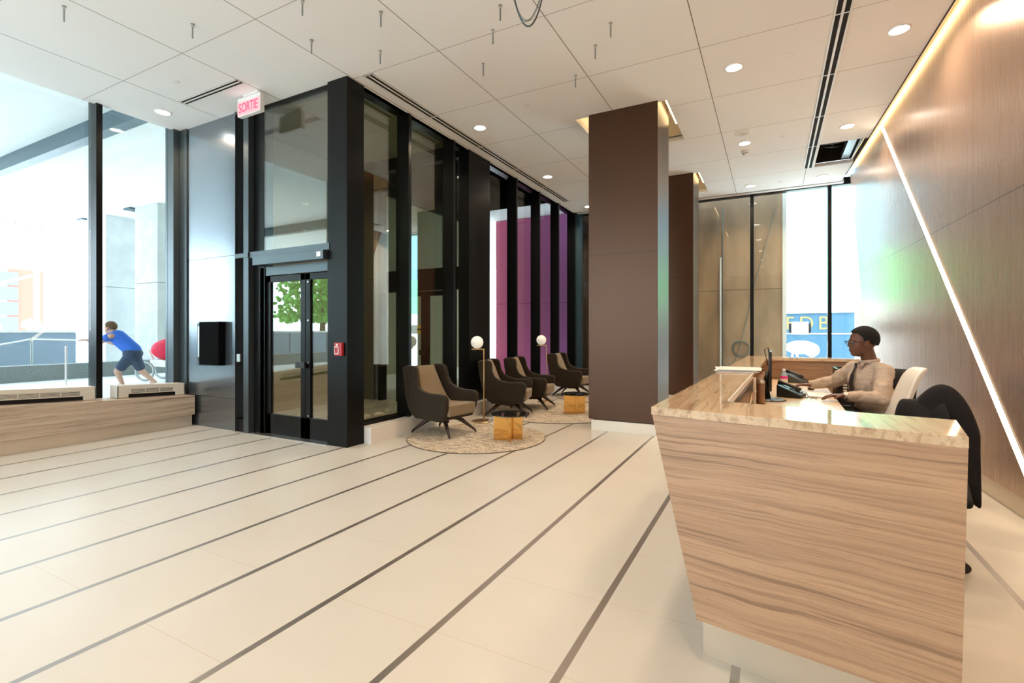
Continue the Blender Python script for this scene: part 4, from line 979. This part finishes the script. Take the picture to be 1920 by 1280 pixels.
# collar, tie
cl_ = MB()
cc_ = neck+V((.006, .002, -.012))
ring = [cc_+V((cos(a)*.066, sin(a)*.066, .010*cos(a-math.atan2(-hf.y, -hf.x)))) for a in [2*pi*i/28 for i in range(28)]]
cl_.tube([tuple(p) for p in ring], .016, 8, True)
k0_ = neck+f_t*.075+V((0, 0, -.045))
for sg in (-1, 1): cl_.extr([k0_+V((0, 0, .030))+l_t*sg*.004, k0_+V((0, 0, .020))+l_t*sg*.055, k0_+V((0, 0, -.035))+l_t*sg*.040+f_t*.012], f_t*.010)
cl_.build('collar', 'shirt', man, smooth=True)
ti = MB(); kn0 = k0_+f_t*.012+V((0, 0, -.005))
def tie_ring(c, hw, th): return [c+l_t*hw, c+f_t*th, c-l_t*hw, c-f_t*th]
path_t = [(kn0+V((0, 0, .02)), .018), (kn0+V((0, 0, -.015)), .013), (k0_+f_t*.045+V((0, 0, -.09)), .024), (k0_+f_t*.062+V((0, 0, -.17)), .031), (k0_+f_t*.052+V((0, 0, -.26)), .037), (k0_+f_t*.045+V((0, 0, -.33)), .042), (k0_+f_t*.042+V((0, 0, -.38)), .004)]
vv = []; ff = []
for c, hw in path_t: vv += [tuple(p) for p in tie_ring(c+f_t*.03, hw, .012)]
for i in range(len(path_t)-1):
    for k in range(4): ff.append((i*4+k, i*4+(k+1) % 4, (i+1)*4+(k+1) % 4, (i+1)*4+k))
ff += [(3, 2, 1, 0), tuple((len(path_t)-1)*4+k for k in range(4))]
ti.add(vv, ff).build('tie', 'tie', man, label='dark patterned tie')
tr_ = MB(); tr_.ell(pel, (.15, .18, .11), 20, yawpitch(f_t))
for k, ft in zip(kL, fL): tr_.cap(pel+V((0, 0, -.0)), k, .095, .07, 16); tr_.cap(k, ft+V((0, 0, .03)), .07, .055, 16)
tr_.build('trousers', 'trouser', man, remesh=.012, msmooth=3)
for ft in fL: MB().cap(ft+V((.02, 0, -.04)), ft+V((-.15, -.04, -.048)), .048, .040, 14).build('shoe', 'blackplastic', man, smooth=True)
wt_ = MB(); wd = (elN-wrN).normalized(); wc_ = wrN+wd*.015; s1 = wd.orthogonal().normalized(); s2 = wd.cross(s1)
wt_.tube([tuple(wc_+(s1*cos(a)+s2*sin(a))*.031) for a in [2*pi*i/24 for i in range(24)]], .007, 8, True)
wo = wt_.build('wristwatch', 'blackplastic', man, smooth=True)
MB().tube([wc_+V((0, -.8, .6)).normalized()*.030, wc_+V((0, -.8, .6)).normalized()*.041], .016, 20).build('watch_face', 'white', wo)

# ------------------------------------------------------------------ wing chairs
def wing_chair():
    t = empty('wing_armchair', (0, 0, 0))
    sh_ = MB()
    # side wings and arms as one flowing outline, each side leaning outwards
    out = [(-.45, .90), (-.43, .925), (-.30, .925), (-.245, .90), (-.225, .84), (-.215, .74), (-.17, .655), (-.08, .60), (.05, .575), (.22, .575), (.31, .565), (.345, .53), (.345, .46), (.325, .36), (.29, .27), (.20, .225), (.0, .20), (-.16, .205), (-.28, .245), (-.35, .33), (-.385, .45), (-.41, .62), (-.435, .78)]
    for sg in (-1, 1):
        n = len(out); vs_ = []
        for th_ in (0, .075):
            for x, z in out:
                y = .275+.06*max(0, (z-.30))*1.2 + th_ - .05*max(0, .35-z)/.15
                if x > .2: y -= .02
                if z > .62: y -= .05*(z-.62)/.3*1.6
                vs_.append((x, sg*y, z))
        sh_.add(vs_, [tuple(range(n)), tuple(range(2*n-1, n-1, -1))]+[(i, n+i, n+(i+1) % n, (i+1) % n) for i in range(n)])
    # back, leaning
    bk = [(-.47, .90), (-.40, .915), (-.385, .90), (-.33, .70), (-.28, .50), (-.22, .34), (-.15, .24), (-.22, .215), (-.31, .27), (-.37, .38), (-.41, .55), (-.45, .75)]
    sh_.extr([(x, -.34, z) for x, z in bk], (0, .68, 0))
    sh_.extr([(-.25, -.30, .20), (.28, -.30, .22), (.30, -.30, .30), (-.25, -.30, .30)], (0, .60, 0))
    sh_.build('shell', 'velvet', t, remesh=.016, msmooth=6)
    bc = MB(); P = [(-.395, .905), (-.345, .915), (-.29, .80), (-.235, .62), (-.17, .48), (-.09, .40), (-.16, .36), (-.27, .45), (-.34, .68)]
    hw = {(.905): .13}
    n = len(P); vs_ = []
    for sg in (-1, 1):
        for x, z in P: vs_.append((x, sg*(.165+.09*max(0, min(1, (.80-z)/.35))), z))
    bc.add(vs_, [tuple(range(n)), tuple(range(2*n-1, n-1, -1))]+[(i, n+i, n+(i+1) % n, (i+1) % n) for i in range(n)])
    bc.build('back_cushion', 'cushion', t, remesh=.014, msmooth=5)
    sc_ = MB(); sc_.hexa([(-.22, -.265, .28), (.34, -.265, .27), (.34, .265, .27), (-.22, .265, .28), (-.22, -.265, .40), (.355, -.265, .425), (.355, .265, .425), (-.22, .265, .40)])
    sc_.build('seat_cushion', 'cushion', t, remesh=.016, msmooth=6)
    MB().box(-.20, .20, -.16, -.11, .165, .20).box(-.20, .20, .11, .16, .165, .20).box(-.03, .03, -.16, .16, .16, .195).build('base_frame', 'darkwood', t, bevel=.008)
    for sx, sy in ((1, 1), (1, -1), (-1, 1), (-1, -1)):
        MB().tube([(sx*.12, sy*.12, .20), (sx*.18, sy*.165, .165), (sx*.335, sy*.268, .03), (sx*.345, sy*.272, .0005)], [.030, .030, .015, .012], 10).build('leg', 'darkwood', t, smooth=True)
    return t
ch0 = wing_chair()
spots = [(-4.02, 5.58, -7, 'dark taupe wing armchair nearest of the four, alone on the front rug', ),
         (-3.93, 7.33, 16, 'dark taupe wing armchair behind the front floor lamp, left one of the pair'),
         (-3.91, 8.22, 9, 'dark taupe wing armchair between the floor lamps, right one of the pair'),
         (-3.88, 10.15, 0, 'dark taupe wing armchair farthest away, partly hidden by the wide column')]
for i, (x, y, a, lab) in enumerate(spots):
    o = ch0 if i == 0 else copy_tree(ch0)
    tag(o, lab, 'armchair', 'wing armchairs in front of the glass wall'); 
    spots[i] = (o, x, y, a)
for o, x, y, a in spots: o.location = (x, y, .0105); o.rotation_euler.z = radians(a)

# rugs
m, nt, b = newmat('woven taupe rug'); tc = nt.nodes.new('ShaderNodeTexCoord')
n1 = noise(nt, tc.outputs['Object'], 7, 6, (1, 3.2, 1)); n2 = noise(nt, tc.outputs['Object'], 45, 4, (1, 2.5, 1))
r_ = nt.nodes.new('ShaderNodeValToRGB'); r_.color_ramp.elements[0].position = .36; r_.color_ramp.elements[1].position = .60
r_.color_ramp.elements[0].color = (.11, .08, .055, 1); r_.color_ramp.elements[1].color = (.85, .72, .55, 1)
nt.links.new(math_node(nt, 'ADD', math_node(nt, 'MULTIPLY', n1, .35), math_node(nt, 'MULTIPLY', n2, .65)), r_.inputs[0]); nt.links.new(r_.outputs[0], b.inputs['Base Color'])
b.inputs['Roughness'].default_value = .95; bp = nt.nodes.new('ShaderNodeBump'); bp.inputs['Strength'].default_value = .6; bp.inputs['Distance'].default_value = .01
nt.links.new(n2, bp.inputs['Height']); nt.links.new(bp.outputs[0], b.inputs['Normal']); M['rug'] = m; M['rugedge'] = pbr('dark rug binding', (.10, .07, .05), .9)
for (x, y, r, lab) in ((-3.47, 5.55, .915, 'round mottled taupe rug under the nearest armchair'), (-3.29, 7.93, 1.10, 'round mottled taupe rug under the pair of armchairs'), (-3.25, 10.3, 1.0, 'round mottled taupe rug under the farthest armchair, mostly hidden by the wide column')):
    t = empty('round_rug', (x, y, 0)); tag(t, lab, 'rug', 'round rugs')
    MB().cyl(x, y, .0005, .009, r-.008, 72).build('pile', 'rug', t); MB().lathe([(r-.008, .0005), (r, .001), (r, .007), (r-.008, .0085)], 72, (x, y, 0)).build('binding', 'rugedge', t) if False else \
    MB().tube([(x+(r-.004)*cos(2*pi*i/72), y+(r-.004)*sin(2*pi*i/72), .005) for i in range(72)], .0045, 6, True).build('binding', 'rugedge', t)

# side tables
def side_table(x, y, rz, lab):
    t = empty('side_table', (x, y, .0095)); tag(t, lab, 'side table', 'gold side tables')
    c, s = cos(rz), sin(rz)
    def W_(mb_): mb_.v = [(x+p[0]*c-p[1]*s, y+p[0]*s+p[1]*c, p[2]) for p in mb_.v]; return mb_
    z0 = .0097
    W_(MB().box(-.20, .0, -.11, .11, z0, .325)).build('base_block', 'gold', t, bevel=.002)
    W_(MB().box(.0005, .03, -.19, .19, z0, .325)).build('base_fin', 'gold', t, bevel=.002)
    W_(MB().box(.0305, .16, -.03, .03, z0, .325)).build('base_fin', 'gold', t, bevel=.002)
    W_(MB().cyl(0, 0, .327, .341, .25, 56)).build('table_top', 'blackglass', t, smooth=False)
side_table(-3.01, 5.64, radians(20), 'gold block side table with round black glass top on the front rug')
side_table(-2.98, 7.98, radians(20), 'gold block side table with round black glass top on the second rug')
# floor lamps
def floor_lamp(x, y, lab, fz):
    t = empty('globe_floor_lamp', (x, y, 0)); tag(t, lab, 'floor lamp', 'brass globe floor lamps')
    MB().lathe([(.16, 0), (.16, .012), (.15, .018), (.001, .02)], 40, (x-.03, y, fz)).build('base', 'brass', t, smooth=False)
    MB().tube([(x, y, .015+fz), (x, y, 1.135)], .009, 12).build('pole', 'brass', t, smooth=True)
    d = V((-.884, -.468, 0))
    MB().tube([(x, y, 1.13), tuple(V((x, y, 1.13))+d*.19)], .010, 10).build('arm', 'brass', t)
    g = V((x, y, 1.237))+d*.105; MB().ell(tuple(g), .098, 32).build('globe', 'globe', t, smooth=True)
    MB().cyl(g.x, g.y, 1.137, 1.147, .02, 16).build('socket', 'brass', t)
floor_lamp(-3.97, 6.56, 'brass floor lamp with white globe between the nearest armchair and the pair', .0005)
floor_lamp(-3.99, 9.02, 'brass floor lamp with white globe in front of the farthest armchair', .0005)

# ------------------------------------------------------------------ passer-by and cart outside
M['skin2'] = pbr('light skin', (.55, .32, .24), .6); M['blueshirt'] = pbr('bright blue shirt', (.02, .13, .60), .7); M['navy'] = pbr('dark shorts', (.03, .05, .10), .8)
G = .35
pa = empty('person', (-10.6, 4.7, G)); tag(pa, 'person in a bright blue shirt leaning forward outside the left window', 'person')
dv = V((-.884, -.468, 0)); o_ = V((-10.55, 4.72, 0))
hip = o_+V((0, 0, 1.0))-dv*.08; sho = o_+dv*.20+V((0, 0, 1.32)); hd = o_+dv*.34+V((0, 0, 1.47)); lp = V((.468, -.884, 0))
bd_ = MB(); at2 = head_blobs(bd_, hd, dv, .95); bd_.cap(hd+V((0, 0, -.05))-dv*.03, sho, .05, .055); bd_.cap(sho, hip, .11, .11)
knees = [hip+dv*.22+V((0, 0, -.33))+lp*.09, hip-dv*.10+V((0, 0, -.34))-lp*.09]; feet = [V((hip.x, hip.y, G+.08))+dv*.12+lp*.09, V((hip.x, hip.y, G+.10))-dv*.35-lp*.09]
for k, ft in zip(knees, feet): bd_.cap(hip, k, .08, .055); bd_.cap(k, ft, .052, .035); bd_.cap(ft, ft+dv*.13+V((0, 0, -.04)), .035, .03)
for sg in (-1, 1):
    s0 = sho+lp*.17*sg; e0 = s0+dv*.22+V((0, 0, -.14)); w0 = e0+dv*.20+V((0, 0, .07)); bd_.cap(s0, sho, .05, .08); bd_.cap(s0, e0, .045, .036); bd_.cap(e0, w0, .035, .026)
    hand_blobs(bd_, w0, w0+dv*.085+V((0, 0, .01)), w0+dv*.16, (0, 0, -1), sg, .3)
bd_.build('body', 'skin2', pa, remesh=.010, msmooth=2)
hair_mesh(hd, dv, .95, at2, pa, pbr('brown hair', (.12, .06, .03), .8))
b2 = MB(); b2.cap(sho+V((0, 0, -.02)), hip+V((0, 0, .06)), .135, .135, 18)
for sg in (-1, 1): b2.cap(sho+lp*.05*sg, sho+lp*.18*sg+dv*.06+V((0, 0, -.03)), .10, .07, 16)
b2.build('shirt', 'blueshirt', pa, remesh=.014, msmooth=3)
b3 = MB(); b3.ell(hip, (.15, .16, .13), 18)
for k in knees: b3.cap(hip, hip.lerp(k, .75), .11, .085, 16)
b3.build('shorts', 'navy', pa, remesh=.014, msmooth=3)
for ft in feet: MB().cap(ft+V((0, 0, -.035))-dv*.03, ft+dv*.16+V((0, 0, -.04)), .042, .036, 12).build('shoe', 'white', pa, smooth=True)
ct = empty('covered_cart', (-11.6, 6.1, G)); tag(ct, 'red covered cart with pale wheels outside the window behind the person in blue', 'cart')
M['redcloth'] = pbr('bright red cloth', (.75, .01, .06), .7)
c0 = V((-11.5, 5.95, 0)); m_ = MB(); m_.ell(c0+V((0, 0, 1.02)), (.42, .36, .24), 20); m_.ell(c0-dv*.28+V((0, 0, .92)), (.3, .3, .22), 16); m_.build('cover', 'redcloth', ct, remesh=.03, msmooth=2)
m_ = MB(); m_.tube([c0+dv*.5+V((0, 0, 1.0)), c0+dv*.35+V((0, 0, .72)), c0-dv*.5+V((0, 0, .66))], .03, 8); m_.box(c0.x-.35, c0.x+.35, c0.y-.25, c0.y+.25, .66, .80); m_.build('frame', 'white', ct)
for q, z_ in ((.38, .57), (-.42, .57)):
    for sg in (-1, 1):
        c = c0+dv*q+lp*sg*.27; MB().tube([tuple(c+(dv*cos(a)+V((0, 0, 1))*sin(a))*.19+V((0, 0, z_))) for a in [2*pi*i/28 for i in range(28)]], .025, 8, True).build('wheel', 'zinc', ct, smooth=True)
